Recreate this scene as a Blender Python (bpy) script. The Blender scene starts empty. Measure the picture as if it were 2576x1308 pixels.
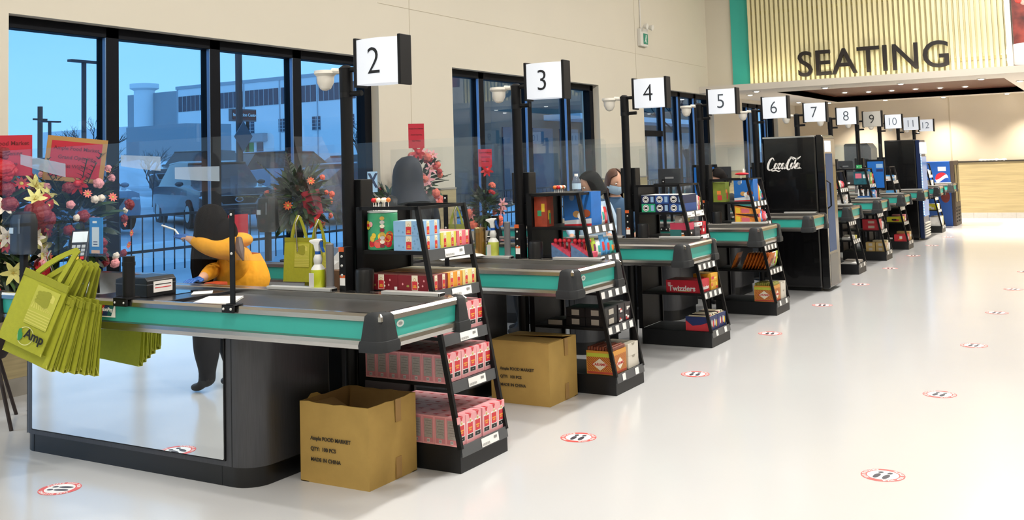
import bpy, bmesh, math, random
from math import sin, cos, pi, radians, sqrt
from mathutils import Vector, Matrix

SC = bpy.context.scene
COL = SC.collection
random.seed(7)

# ---------------------------------------------------------------- camera
F_PX, PY, YAW, PITCH, ROLL, EYE = 2574.85, 234.05, 0.528471, 0.0709178, -0.0307072, 1.55
fw = Vector((cos(YAW)*cos(PITCH), sin(YAW)*cos(PITCH), sin(PITCH)))
rt = Vector((sin(YAW), -cos(YAW), 0)); up = rt.cross(fw)
c_, s_ = cos(ROLL), sin(ROLL)
rt, up = c_*rt + s_*up, -s_*rt + c_*up
cam_d = bpy.data.cameras.new('camera')
cam = bpy.data.objects.new('camera', cam_d); COL.objects.link(cam)
cam_d.sensor_fit = 'HORIZONTAL'; cam_d.sensor_width = 36.0
cam_d.lens = F_PX/2576*36.0
cam_d.shift_x = 0.0
cam_d.shift_y = (PY-654.0)/2576
cam_d.clip_start = 0.05; cam_d.clip_end = 600
M = Matrix((rt, up, -fw)).transposed().to_4x4(); M.translation = Vector((0, 0, EYE))
cam.matrix_world = M
SC.camera = cam

def at(px, py, axis, val):
    """world point seen at a pixel of the photograph on a real plane (axis = val)"""
    d = rt*((px-1288)/F_PX) + up*((PY-py)/F_PX) + fw
    o = Vector((0, 0, EYE)); t = (val-o[axis])/d[axis]
    return o + d*t

# ---------------------------------------------------------------- colour management, sky
vs = SC.view_settings
SC.display_settings.display_device = 'sRGB'
vs.view_transform = 'Standard'; vs.look = 'None'; vs.gamma = 1.0; vs.use_curve_mapping = False
vs.exposure = 0.0
SC.cycles.transparent_max_bounces = 64
wd = bpy.data.worlds.new('dusk_sky'); SC.world = wd; wd.use_nodes = True
nt = wd.node_tree; nt.nodes.clear()
out = nt.nodes.new('ShaderNodeOutputWorld'); bg = nt.nodes.new('ShaderNodeBackground')
tc = nt.nodes.new('ShaderNodeTexCoord'); sx = nt.nodes.new('ShaderNodeSeparateXYZ')
cr = nt.nodes.new('ShaderNodeValToRGB'); nz = nt.nodes.new('ShaderNodeTexNoise')
mp = nt.nodes.new('ShaderNodeMapping'); mp.inputs['Scale'].default_value = (1.5, 1.5, 9)
ad = nt.nodes.new('ShaderNodeMath'); ad.operation = 'MULTIPLY_ADD'; ad.inputs[1].default_value = 0.16
nt.links.new(tc.outputs['Generated'], sx.inputs[0]); nt.links.new(tc.outputs['Generated'], mp.inputs[0])
nt.links.new(mp.outputs[0], nz.inputs['Vector']); nz.inputs['Scale'].default_value = 1.6
nt.links.new(nz.outputs[0], ad.inputs[0]); nt.links.new(sx.outputs['Z'], ad.inputs[2])
nt.links.new(ad.outputs[0], cr.inputs[0])
els = cr.color_ramp.elements
els[0].position = 0.0; els[0].color = (0.30, 0.58, 0.88, 1)
els[1].position = 0.6; els[1].color = (0.17, 0.44, 0.80, 1)
e = els.new(0.12); e.color = (0.27, 0.60, 0.93, 1)
e = els.new(0.28); e.color = (0.20, 0.50, 0.86, 1)
nt.links.new(cr.outputs[0], bg.inputs[0]); bg.inputs[1].default_value = 1.5
nt.links.new(bg.outputs[0], out.inputs[0])

# ---------------------------------------------------------------- store lighting (fittings in the high ceiling, out of frame)
def lamp(name, kind, loc, energy, color=(1, 0.93, 0.82), **kw):
    d = bpy.data.lights.new(name, kind); d.energy = energy; d.color = color
    rot = kw.pop('rot', None)
    for k, v in kw.items(): setattr(d, k, v)
    o = bpy.data.objects.new(name, d); o.location = loc
    if rot: o.rotation_euler = rot
    COL.objects.link(o); return o
for y, en in ((1.75, 460), (-1.6, 250), (-4.8, 225)):
    lamp('linear_ceiling_lamp', 'AREA', (8.0, y, 5.85), en, color=(1, 0.965, 0.915), shape='RECTANGLE', size=26.0, size_y=0.16)
for k in range(9):
    lamp('high_bay_lamp', 'AREA', (-0.9+2*1.886*k*0.62, 1.75, 5.8), 84, color=(1, 0.965, 0.915), shape='DISK', size=0.22)
lamp('linear_ceiling_lamp', 'AREA', (4.0, 5.3, 5.85), 75, color=(1, 0.96, 0.9), shape='RECTANGLE', size=30.0, size_y=0.16)

# ---------------------------------------------------------------- materials
MATS = {}
def srgb(c):
    if isinstance(c, str):
        c = [int(c[i:i+2], 16)/255 for i in (0, 2, 4)]
    return [((x+0.055)/1.055)**2.4 if x > 0.04045 else x/12.92 for x in c]
def mat(name, color='808080', rough=0.5, metal=0.0, emit=0.0, noise=0.0, nscale=20.0, bump=0.0, bscale=None,
        coat=0.0, spec=0.5, stretch=None, ecol=None, alpha=1.0):
    if name in MATS: return MATS[name]
    m = bpy.data.materials.new(name); m.use_nodes = True; MATS[name] = m
    n = m.node_tree; b = n.nodes['Principled BSDF']
    c = srgb(color)
    b.inputs['Base Color'].default_value = (*c, 1); b.inputs['Roughness'].default_value = rough
    b.inputs['Metallic'].default_value = metal; b.inputs['Coat Weight'].default_value = coat
    b.inputs['Specular IOR Level'].default_value = spec; b.inputs['Alpha'].default_value = alpha
    if emit:
        b.inputs['Emission Color'].default_value = (*(srgb(ecol) if ecol else c), 1); b.inputs['Emission Strength'].default_value = emit
    if noise or bump:
        t = n.nodes.new('ShaderNodeTexCoord'); mp = n.nodes.new('ShaderNodeMapping'); z = n.nodes.new('ShaderNodeTexNoise')
        if stretch: mp.inputs['Scale'].default_value = stretch
        z.inputs['Scale'].default_value = nscale; z.inputs['Detail'].default_value = 4
        n.links.new(t.outputs['Object'], mp.inputs[0]); n.links.new(mp.outputs[0], z.inputs['Vector'])
        if noise:
            r = n.nodes.new('ShaderNodeValToRGB')
            r.color_ramp.elements[0].position = 0.3; r.color_ramp.elements[1].position = 0.7
            r.color_ramp.elements[0].color = (*[max(0, x*(1-noise)) for x in c], 1)
            r.color_ramp.elements[1].color = (*[min(1, x*(1+noise)) for x in c], 1)
            n.links.new(z.outputs[0], r.inputs[0]); n.links.new(r.outputs[0], b.inputs['Base Color'])
        if bump:
            z2 = n.nodes.new('ShaderNodeTexNoise'); z2.inputs['Scale'].default_value = bscale or nscale
            n.links.new(mp.outputs[0], z2.inputs['Vector'])
            bp = n.nodes.new('ShaderNodeBump'); bp.inputs['Strength'].default_value = bump; bp.inputs['Distance'].default_value = 0.01
            n.links.new(z2.outputs[0], bp.inputs['Height']); n.links.new(bp.outputs[0], b.inputs['Normal'])
    return m
def thin_glass(name, tint=(1, 1, 1), refl=1.0, haze=0.0, hazecol=(0.8, 0.8, 0.8)):
    """clear sheet: transparent with Fresnel reflection, a touch of surface haze"""
    if name in MATS: return MATS[name]
    m = bpy.data.materials.new(name); m.use_nodes = True; MATS[name] = m
    n = m.node_tree; n.nodes.clear()
    o = n.nodes.new('ShaderNodeOutputMaterial'); tr = n.nodes.new('ShaderNodeBsdfTransparent'); tr.inputs[0].default_value = (*tint, 1)
    gl = n.nodes.new('ShaderNodeBsdfGlossy'); gl.inputs['Roughness'].default_value = 0.0
    fr = n.nodes.new('ShaderNodeFresnel'); fr.inputs[0].default_value = 1.45
    mul = n.nodes.new('ShaderNodeMath'); mul.operation = 'MULTIPLY'; mul.inputs[1].default_value = refl
    mx = n.nodes.new('ShaderNodeMixShader')
    ge = n.nodes.new('ShaderNodeNewGeometry'); im = n.nodes.new('ShaderNodeMapRange')   # same reflectance from either face of the sheet
    im.inputs['To Min'].default_value = 1.45; im.inputs['To Max'].default_value = 1/1.45
    n.links.new(ge.outputs['Backfacing'], im.inputs['Value']); n.links.new(im.outputs[0], fr.inputs[0])
    n.links.new(fr.outputs[0], mul.inputs[0]); n.links.new(mul.outputs[0], mx.inputs[0])
    last = tr
    if haze:
        df = n.nodes.new('ShaderNodeBsdfDiffuse'); df.inputs[0].default_value = (*hazecol, 1)
        m2 = n.nodes.new('ShaderNodeMixShader'); m2.inputs[0].default_value = haze
        n.links.new(tr.outputs[0], m2.inputs[1]); n.links.new(df.outputs[0], m2.inputs[2]); last = m2
    n.links.new(last.outputs[0], mx.inputs[1]); n.links.new(gl.outputs[0], mx.inputs[2]); n.links.new(mx.outputs[0], o.inputs[0])
    return m

BLACK = mat('black_powder_coat', '0d0d0f', 0.5, spec=.3, noise=0.08, nscale=60)
PLASTIC = mat('black_plastic', '121315', 0.38, bump=0.03, nscale=300)
RUBBER = mat('bumper_rubber', '26282a', 0.62, spec=.35, bump=0.15, nscale=400)
DKMETAL = mat('dark_brushed_metal', '4c4d51', 0.38, 0.6, noise=0.12, nscale=8, stretch=(40, 40, 1))
KICK = mat('kick_plate_black', '08090c', 0.35)
STEEL = mat('stainless_steel', 'b9b5b0', 0.24, 1.0, noise=0.07, nscale=6, stretch=(60, 1.5, 60))
ALU = mat('white_aluminium', 'd4d3cf', 0.4, 0.5)
TEAL = mat('teal_panel', '33a699', 0.42, noise=0.02, nscale=4)
BELT = mat('conveyor_belt', '3a3836', 0.42, noise=0.12, nscale=3, stretch=(1, 8, 1))
MIRROR = mat('mirror_panel', 'f2f6f8', 0.008, 1.0)
WHITE = mat('white_paper', 'f0efec', 0.6)
CARD = mat('corrugated_cardboard', 'b5944f', 0.85, noise=0.06, nscale=9, bump=0.12, bscale=30)
CARDIN = mat('cardboard_inside', 'a3824f', 0.9, noise=0.08, nscale=9)
TAPE = mat('brown_tape', 'a5814c', 0.45)
INK = mat('black_ink', '3a3226', 0.8)
BAG = mat('lime_nonwoven_fabric', 'a9ad2b', 0.75, noise=0.05, nscale=40, bump=0.25, bscale=500)
BAG_D = mat('lime_fabric_seam', '989b26', 0.8, bump=0.25, nscale=400)
BAG_L = mat('lime_fabric_print_light', 'cdca62', 0.75)
RAIL = mat('grey_price_rail', '505254', 0.3)
PLEXI = thin_glass('clear_acrylic_sheet', (0.955, 0.97, 0.975), 0.6, 0.012, (0.75, 0.8, 0.85))
GLASS = thin_glass('window_glass', (0.86, 0.93, 0.99), 0.8)
REFL_PATCH = thin_glass('reflection_patch', (0.88, 0.93, 0.98), 0.6, 0.28, (0.72, 0.84, 0.95))  # hazy pale tint standing in for reflections on the acrylic
CLEAR = thin_glass('clear_plastic', (0.92, 0.95, 0.97), 1.0, 0.06, (0.9, 0.9, 0.9))
RED = mat('print_red', 'd0202c', 0.45); YEL = mat('print_yellow', 'e9c63a', 0.5); NAVY = mat('print_navy', '1b2f63', 0.45)

# ---------------------------------------------------------------- mesh builder
class MB:
    def __init__(s): s.v = []; s.f = []; s.mi = []; s.m = []
    def _m(s, m):
        if m is None: m = WHITE
        if m not in s.m: s.m.append(m)
        return s.m.index(m)
    def add(s, vs, fs, m=None, mx=None):
        k = s._m(m); b = len(s.v)
        for p in vs:
            p = Vector(p)
            s.v.append(mx @ p if mx else p)
        for f in fs: s.f.append([b+i for i in f]); s.mi.append(k)
        return s
    def box(s, x0, x1, y0, y1, z0, z1, m=None, mx=None):
        vs = [(x, y, z) for z in (z0, z1) for y in (y0, y1) for x in (x0, x1)]
        return s.add(vs, [(0, 2, 3, 1), (4, 5, 7, 6), (0, 1, 5, 4), (2, 6, 7, 3), (0, 4, 6, 2), (1, 3, 7, 5)], m, mx)
    def prism(s, poly, h0, h1, m=None, axis='z', mx=None, caps=True):
        """poly: list of 2d points; extruded along axis"""
        n = len(poly)
        def P(a, b, h): return {'z': (a, b, h), 'x': (h, a, b), 'y': (a, h, b)}[axis]
        vs = [P(a, b, h0) for a, b in poly]+[P(a, b, h1) for a, b in poly]
        fs = [(i, (i+1) % n, (i+1) % n+n, i+n) for i in range(n)]
        if caps: fs += [tuple(range(n-1, -1, -1)), tuple(range(n, 2*n))]
        return s.add(vs, fs, m, mx)
    def loft(s, rings, m=None, mx=None, closed=True, caps=True):
        n = len(rings[0]); vs = [p for r in rings for p in r]; fs = []
        for k in range(len(rings)-1):
            for i in range(n if closed else n-1):
                j = (i+1) % n
                fs.append((k*n+i, k*n+j, (k+1)*n+j, (k+1)*n+i))
        if caps and closed:
            fs.append(tuple(range(n-1, -1, -1))); fs.append(tuple(range((len(rings)-1)*n, len(rings)*n)))
        return s.add(vs, fs, m, mx)
    def lathe(s, prof, c=(0, 0, 0), m=None, n=20, mx=None, caps=True):
        rings = [[(c[0]+r*cos(2*pi*i/n), c[1]+r*sin(2*pi*i/n), c[2]+z) for i in range(n)] for r, z in prof]
        return s.loft(rings, m, mx, True, caps)
    def tube(s, pts, r, m=None, n=8, mx=None, caps=True):
        pts = [Vector(p) for p in pts]; rings = []
        rr = r if isinstance(r, (list, tuple)) else [r]*len(pts)
        a = None
        for i, p in enumerate(pts):
            d = (pts[min(i+1, len(pts)-1)]-pts[max(i-1, 0)])
            if d.length < 1e-9: d = Vector((0, 0, 1))
            d.normalize()
            if a is None: a = d.orthogonal().normalized()
            a = (a-d*a.dot(d))
            if a.length < 1e-6: a = d.orthogonal()
            a.normalize(); b = d.cross(a)
            rings.append([p+(a*cos(2*pi*k/n)+b*sin(2*pi*k/n))*rr[i] for k in range(n)])
        return s.loft(rings, m, mx, True, caps)
    def bar(s, p0, p1, w, d, m=None, side=(1, 0, 0)):
        """rectangular bar: w measured along side"""
        p0, p1 = Vector(p0), Vector(p1); t = (p1-p0).normalized(); a = Vector(side); a = (a-t*a.dot(t)).normalized(); b = t.cross(a)
        r = lambda p: [p+a*w/2*i+b*d/2*j for i, j in ((-1, -1), (1, -1), (1, 1), (-1, 1))]
        return s.loft([r(p0), r(p1)], m)
    def ball(s, c, r, m=None, nu=12, nv=8, mx=None):
        rx, ry, rz = (r, r, r) if not isinstance(r, (tuple, list)) else r
        rings = []
        for j in range(nv+1):
            t = -pi/2+pi*j/nv; q = max(cos(t), 0.002)
            rings.append([(c[0]+rx*q*cos(2*pi*i/nu), c[1]+ry*q*sin(2*pi*i/nu), c[2]+rz*sin(t)) for i in range(nu)])
        return s.loft(rings, m, mx)
    def quad(s, a, b, c, d, m=None): return s.add([a, b, c, d], [(0, 1, 2, 3)], m)
    def text(s, txt, size, depth, m, mx, offset=0.0, align='CENTER', space=1.0):
        vs, fs = text_geo(txt, size, depth, offset, align, space)
        return s.add(vs, fs, m, mx)
    def build(s, name, parent=None, off=None, bevel=0.0, smooth=False, loc=None, rot=None, seg=2, auto=35):
        me = bpy.data.meshes.new(name)
        o3 = Vector(off) if off is not None else (parent.location.copy() if (parent and off is None and parent.parent is None) else Vector((0, 0, 0)))
        if off is None and parent is not None and parent.parent is not None:
            o3 = Vector((0, 0, 0)); q = parent
            while q: o3 += q.location; q = q.parent
        me.from_pydata([p-o3 for p in s.v], [], s.f)
        for m in s.m: me.materials.append(m)
        for p, k in zip(me.polygons, s.mi): p.material_index = k
        bm = bmesh.new(); bm.from_mesh(me)
        bmesh.ops.recalc_face_normals(bm, faces=bm.faces[:])
        if bevel:
            es = [e for e in bm.edges if len(e.link_faces) == 2 and e.calc_face_angle(0) > radians(30)]
            bmesh.ops.bevel(bm, geom=es, offset=bevel, segments=seg, profile=0.7, affect='EDGES', clamp_overlap=True)
        if smooth:
            for f in bm.faces: f.smooth = True
            for e in bm.edges:
                if len(e.link_faces) != 2 or e.calc_face_angle(0) > radians(auto): e.smooth = False
        bm.to_mesh(me); bm.free(); me.update()
        o = bpy.data.objects.new(name, me); COL.objects.link(o)
        if parent: o.parent = parent
        if loc: o.location = loc
        if rot: o.rotation_euler = rot
        return o

_tc = {}
def text_geo(txt, size, depth, offset=0.0, align='CENTER', space=1.0):
    key = (txt, size, depth, offset, align, space)
    if key in _tc: return _tc[key]
    cu = bpy.data.curves.new('lettering', 'FONT'); cu.body = txt; cu.size = size; cu.extrude = depth/2; cu.offset = offset
    cu.align_x = align; cu.align_y = 'CENTER'; cu.space_character = space; cu.resolution_u = 4
    o = bpy.data.objects.new('lettering', cu); COL.objects.link(o)
    dg = bpy.context.evaluated_depsgraph_get(); dg.update()
    me = bpy.data.meshes.new_from_object(o.evaluated_get(dg))
    r = ([v.co.copy() for v in me.vertices], [list(p.vertices) for p in me.polygons])
    bpy.data.objects.remove(o); bpy.data.curves.remove(cu); bpy.data.meshes.remove(me)
    _tc[key] = r; return r

def frame(origin, xdir, ydir):
    """matrix placing local x/y/z (text plane) at origin"""
    x = Vector(xdir).normalized(); y = Vector(ydir).normalized(); z = x.cross(y)
    m = Matrix((x, y, z)).transposed().to_4x4(); m.translation = Vector(origin); return m

def tag(o, label=None, cat=None, group=None, kind=None):
    if label: o['label'] = label
    if cat: o['category'] = cat
    if group: o['group'] = group
    if kind: o['kind'] = kind
    return o
def thing(name, loc, label, cat, group=None, rot=None):
    o = bpy.data.objects.new(name, None); o.empty_display_size = 0.1; o.location = loc; COL.objects.link(o)
    if rot: o.rotation_euler = rot
    return tag(o, label, cat, group)
def kids(o): return [c for c in bpy.data.objects if c.parent == o]
def dup(root, loc=None, rotz=None, label=None, group=None, cache={}):
    if root not in cache: cache[root] = [(c, kids(c)) for c in kids(root)]
    r = root.copy(); COL.objects.link(r)
    if loc is not None: r.location = loc
    if rotz is not None: r.rotation_euler = (root.rotation_euler[0], root.rotation_euler[1], rotz)
    if label: r['label'] = label
    if group: r['group'] = group
    for c, gs in cache[root]:
        d = c.copy(); COL.objects.link(d); d.parent = r
        for g in gs:
            e = g.copy(); COL.objects.link(e); e.parent = d
    return r
def struct(o): o['kind'] = 'structure'; return o

L = 1.886
NUM = {2: 'two', 3: 'three', 4: 'four', 5: 'five', 6: 'six', 7: 'seven', 8: 'eight', 9: 'nine', 10: 'ten', 11: 'eleven', 12: 'twelve'}
ORD = ['first', 'second', 'third', 'fourth', 'fifth', 'sixth', 'seventh', 'eighth', 'ninth', 'tenth']
def XC(n): return 4.424+L*(n-2)
# ================================================================ THE SETTING
WY = 6.95            # inner face of the window wall
FX = 19.75           # bulkhead face
EX = 26.2            # end wall
SZ = 2.86            # lower ceiling
CH = 6.0
PAINT = mat('cream_wall_paint', 'd2cbbb', 0.75, noise=0.015, nscale=0.8)
PAINT2 = mat('beige_wall_paint', 'cdc0a9', 0.75, noise=0.015, nscale=0.8)
WOODW = mat('pale_wood_wainscot', 'b3a277', 0.45, noise=0.16, nscale=2.2, stretch=(0.6, 0.6, 16))
GREYTRIM = mat('grey_cap_rail', '9a9489', 0.5)
FLOORM = mat('polished_floor_tile', 'c6c6c6', 0.17, noise=0.018, nscale=0.7, bump=0.008, bscale=6, spec=0.5)
FRAME = mat('navy_black_window_frame', '050810', 0.6, 0.0, spec=.15)
floor = MB().box(-6, EX+.3, -9, WY+.02, -0.1, 0, FLOORM).build('floor'); struct(floor)

# window wall with four windows in view and one behind the left edge of the picture
wins = [(-2.6, 3.95, 0.0, 2.79), (4.592, 8.985, 0.42, 2.785), (10.458, 14.62, 0.42, 2.78), (16.4, 20.0, 0.42, 2.85), (21.87, 24.6, 0.42, 2.79)]
TH = 0.30
w = MB(); xs = -6.0
def wb(x0, x1, z0, z1):
    w.box(x0, x1, WY, WY+TH, z0, z1, PAINT)
for (a, b, z0, z1) in wins:
    wb(xs, a, 0, CH); (wb(a, b, 0, z0) if z0 > 0 else None); wb(a, b, z1, CH); xs = b
wb(xs, EX+.3, 0, CH)
struct(w.build('wall_left'))
# wainscot and its cap between the windows
w = MB(); c = MB(); xs = -6.0
for (a, b, z0, z1) in wins+[(EX, EX, 0, 0)]:
    w.box(xs, a, WY-.012, WY-.0005, 0.13, 1.29, WOODW)
    w.box(a, b, WY-.012, WY-.0005, 0.13, z0, WOODW) if b > a and z0 > .2 else None
    c.box(xs, a, WY-.02, WY-.0005, 1.29, 1.312, GREYTRIM); xs = b
struct(w.build('trim_1')); struct(c.build('trim_2'))
struct(MB().box(3.95, EX, WY-.02, WY-.0005, 0, 0.13, GREYTRIM).box(-6, -2.6, WY-.02, WY-.0005, 0, 0.13, GREYTRIM).build('baseboard_left'))
# seams in the plaster
struct(MB().box(9.587, 9.593, WY-.003, WY, 1.35, 5.9, mat('plaster_seam', 'beb49e', 0.8)).box(16.13, 16.137, WY-.003, WY, 2.8, 5.9, MATS['plaster_seam']).build('trim_3'))
struct(MB().box(9.0, FX-.1, WY-.003, WY, 3.40, 3.405, MATS['plaster_seam']).build('trim_4'))

def window(idx, a, b, z0, z1, mull, inner=0.16, transom=None):
    """dark frame with wide mullions, glass set back in the wall"""
    y0, y1 = WY+0.10, WY+0.22
    root = MB()
    root.box(a, b, y0, y1, z1-.09, z1, FRAME); root.box(a, b, y0, y1, z0, z0+.09, FRAME)
    root.box(a, a+.05, y0, y1, z0, z1, FRAME); root.box(b-.12, b, y0, y1, z0, z1, FRAME)
    for m in mull: root.box(m-.065, m+.065, y0, y1, z0, z1, FRAME)
    if transom: root.box(transom[0], transom[1], y0, y1, transom[2]-.05, transom[2]+.05, FRAME)
    o = root.build('window_%d' % idx, bevel=0.004, seg=1); struct(o)
    MB().box(a+.02, b-.02, WY+.16, WY+.165, z0+.02, z1-.02, GLASS).build('glass_pane', o)
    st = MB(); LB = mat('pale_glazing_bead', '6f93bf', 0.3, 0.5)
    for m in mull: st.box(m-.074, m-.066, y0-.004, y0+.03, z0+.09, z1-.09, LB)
    st.build('glazing_bead', o)
    MB().box(a, b, WY-.03, WY+.10, z0-.03, z0, GREYTRIM).build('window_sill', o)
    return o
window(1, *wins[1], [5.577, 6.694, 7.787])
window(2, *wins[2], [11.28, 12.55, 13.75])
window(3, *wins[3], [17.55, 18.35, 19.2], transom=(16.4, 17.5, 2.05))
window(4, *wins[4], [22.6, 23.3, 23.95])
# entrance lobby out of frame; the mirror panel of the first counter looks into it
VY = 10.6
struct(MB().box(-2.6, 3.95, WY+.02, VY, -.1, 0, FLOORM).build('floor_lobby'))
struct(MB().box(-2.75, -2.6, WY+TH, VY, 0, 2.95, PAINT).box(3.95, 4.1, WY+TH, VY, 0, 2.95, PAINT).build('wall_lobby'))
struct(MB().box(-2.75, 4.1, WY+TH, VY+.1, 2.95, 3.05, PAINT).build('ceiling_lobby'))
o = MB().box(-2.75, 4.1, VY, VY+.1, 2.75, 2.95, FRAME)
for k in range(6): o.box(-2.7+k*1.33, -2.6+k*1.33, VY, VY+.1, 0, 2.75, FRAME)
o = o.build('door_1'); struct(o); MB().box(-2.7, 4.05, VY+.04, VY+.046, .02, 2.75, GLASS).build('glass_pane', o)
lamp('lobby_fill_light', 'AREA', (.7, 9.0, 2.9), 190, color=(.82, .92, 1), shape='RECTANGLE', size=5.0, size_y=1.6)  # added unseen cool light, brightens the lobby floor shown in the mirror

# end wall under the low ceiling
struct(MB().box(EX, EX+.2, -9, WY+.3, 0, SZ+.2, PAINT2).build('wall_end'))
w = MB(); w.box(EX-.06, EX-.001, -9, 3.9, 0.13, 1.30, WOODW); struct(w.build('trim_5'))
struct(MB().box(EX-.08, EX-.001, -9, 3.92, 1.30, 1.335, mat('dark_cap_rail', '3a352c', 0.4)).build('trim_6'))
w = MB(); w.box(EX-.075, EX-.001, -9, 4.6, 0, 0.13, mat('tile_base', 'b9b6b0', 0.35, noise=0.05, nscale=20))
for k in range(24): w.box(EX-.077, EX-.07, 4.4-k*.3, 4.405-k*.3, 0, .13, GREYTRIM)
struct(w.build('baseboard_end'))
struct(MB().box(EX-.012, EX-.001, 3.29, 3.32, 1.34, SZ, mat('panel_joint', 'b9aa90', 0.8)).build('trim_7'))
# walls out of view that close the room
struct(MB().box(-6.2, -6, -9, WY+.3, 0, CH, PAINT).build('wall_back'))
struct(MB().box(-6.2, EX+.3, -9.2, -9, 0, CH, PAINT).build('wall_right'))
struct(MB().box(-6.2, FX+.3, -9.2, WY+.3, CH, CH+.15, mat('ceiling_paint', 'd9d4c8', 0.8)).build('ceiling'))

# bulkhead above the seating area
struct(MB().box(FX, FX+.25, -9, WY, SZ+.12, CH, PAINT).build('wall_bulkhead'))
# the low ceiling: a slab with a recess lined with dark wood planks
SOF = mat('soffit_paint', 'd5cdc0', 0.75)
ra, rb, rc, rd = 20.4, 25.6, 1.62, 5.75    # recess x0,x1,y0,y1
w = MB()
for (x0, x1, y0, y1) in ((FX-.55, ra, -9, WY), (rb, EX, -9, WY), (ra, rb, -9, rc), (ra, rb, rd, WY)):
    w.box(x0, x1, y0, y1, SZ, SZ+.12, SOF)
struct(w.build('ceiling_soffit'))
PLANK = mat('walnut_plank', '5b3424', 0.5, noise=0.3, nscale=2.0, stretch=(14, 0.5, 1))
w = MB()
k = ra
while k < rb-.02:
    w.box(k, k+.145, rc, rd, SZ+.14, SZ+.17, PLANK); k += .15
w.box(ra-.03, ra, rc, rd, SZ+.002, SZ+.17, PLANK); w.box(rb, rb+.03, rc, rd, SZ+.002, SZ+.17, PLANK)
w.box(ra, rb, rc-.03, rc, SZ+.002, SZ+.17, PLANK); w.box(ra, rb, rd, rd+.03, SZ+.002, SZ+.17, PLANK)
struct(w.build('ceiling_recess'))

# teal band
w = MB(); yb0, yb1 = at(1888, 212, 0, FX-.04)[1], at(1845, 214, 0, FX-.04)[1]
TB = mat('teal_wall_band', '36ad9f', 0.5)
struct(MB().box(FX-.04, FX-.001, yb0, yb1, SZ+.121, CH-.01, TB).build('trim_8'))

# batten screen with the seating lettering
SLAT = mat('pale_yellow_batten', 'ddd3a6', 0.5, noise=0.06, nscale=3, stretch=(1, 1, 0.3))
SLATB = mat('batten_backing', 'cfc59c', 0.7)
y_hi, y_lo = yb0-.01, at(2535, 180, 0, FX-.1)[1]
t = thing('batten_screen', (FX-.02, (y_hi+y_lo)/2, SZ+.13), 'pale yellow batten screen hanging over the seating area', 'wall panel')
w = MB(); n = 50; step = (y_hi-y_lo)/n
for k in range(n):
    y = y_hi-(k+.5)*step
    w.box(FX-.13, FX-.075, y-step*.29, y+step*.29, SZ+.14, CH-.05, SLAT)
w.build('battens', t)
w = MB().box(FX-.06, FX-.002, y_lo, y_hi, SZ+.14, CH-.05, SLATB)
w.build('backing_board', t)
w = MB()
for z in (SZ+.33, SZ+1.53, SZ+2.6): w.box(FX-.075, FX-.06, y_lo, y_hi, z-.03, z+.03, mat('batten_rail', 'bdb17c', 0.6))
w.build('cross_rail', t)
struct(MB().box(FX-.14, FX-.002, y_lo-.10, y_lo-.01, SZ+.121, CH-.05, mat('white_trim', 'dcd8d0', 0.6)).build('trim_9'))
# warm strip lamps washing the foot of the battens
lamp('strip_lamp', 'AREA', (FX-.40, (y_hi+y_lo)/2, SZ+.15), 16, color=(1, .92, .7), shape='RECTANGLE', size=0.06, size_y=(y_hi-y_lo), rot=(0, radians(205), 0))
# food photograph at the far right
w = MB(); PH = mat('food_photo_print', '7d2f25', 0.5, noise=0.9, nscale=3.5)
yq = y_lo-.12
w.box(FX-.05, FX-.01, yq-1.6, yq, SZ+.14, CH-.1, PH)
for k in range(26):
    random.seed(k); y = yq-.05-random.random()*.9; z = SZ+.45+random.random()*1.2; r = .05+.07*random.random()
    w.ball((FX-.05, y, z), (.012, r, r*.7), mat('food_red' if k % 3 else 'food_pale', 'c0453a' if k % 3 else 'd9a79a', .4), 10, 6)
w.ball((FX-.05, yq-.2, SZ+.35), (.02, .5, .2), mat('plate_white', 'e0dcd8', .4), 16, 8)
tag(w.build('food_poster'), 'large red food photograph beside the batten screen', 'poster')

# SEATING letters standing off the battens
t = thing('seating_sign', (FX-.16, 3.6, 3.5), 'black SEATING lettering fixed across the batten screen', 'sign')
LET = mat('black_letter', '17100e', 0.4)
pL, pR = at(2008, 160, 0, FX-.17), at(2386, 135, 0, FX-.17)
hgt = (at(2200, 117, 0, FX-.17)-at(2200, 181, 0, FX-.17)).z
txt = 'SEATING'; wid = pL.y-pR.y
vs_, fs_ = text_geo('SEATING', 1.0, 0.05, 0.0, 'LEFT'); x0 = min(v.x for v in vs_); x1 = max(v.x for v in vs_)
cap = text_geo('E', 1.0, 0.05, 0.0, 'LEFT')[0]; ch_ = max(v.y for v in cap)-min(v.y for v in cap)
sc_x = wid/(x1-x0); sc_y = hgt/ch_
def lefts():
    xs = []
    for i in range(len(txt)):
        if i == 0: xs.append(0.0); continue
        a = text_geo(txt[:i+1], 1.0, 0.05, 0.0, 'LEFT')[0]; b = text_geo(txt[i], 1.0, 0.05, 0.0, 'LEFT')[0]
        xs.append(max(v.x for v in a)-max(v.x for v in b))
    return xs
zc = (at(2197, 148, 0, FX-.17)).z
for ch, lx in zip(txt, lefts()):
    vs1, fs1 = text_geo(ch, 1.0, 0.05, 0.005, 'LEFT')
    yc = (max(v.y for v in vs1)+min(v.y for v in vs1))/2
    MB().add([(FX-.17-v.z, pL.y-(v.x+lx-x0)*sc_x, zc+(v.y-(max(q.y for q in cap)+min(q.y for q in cap))/2)*sc_y) for v in vs1], fs1, LET).build('letter', t)

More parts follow.
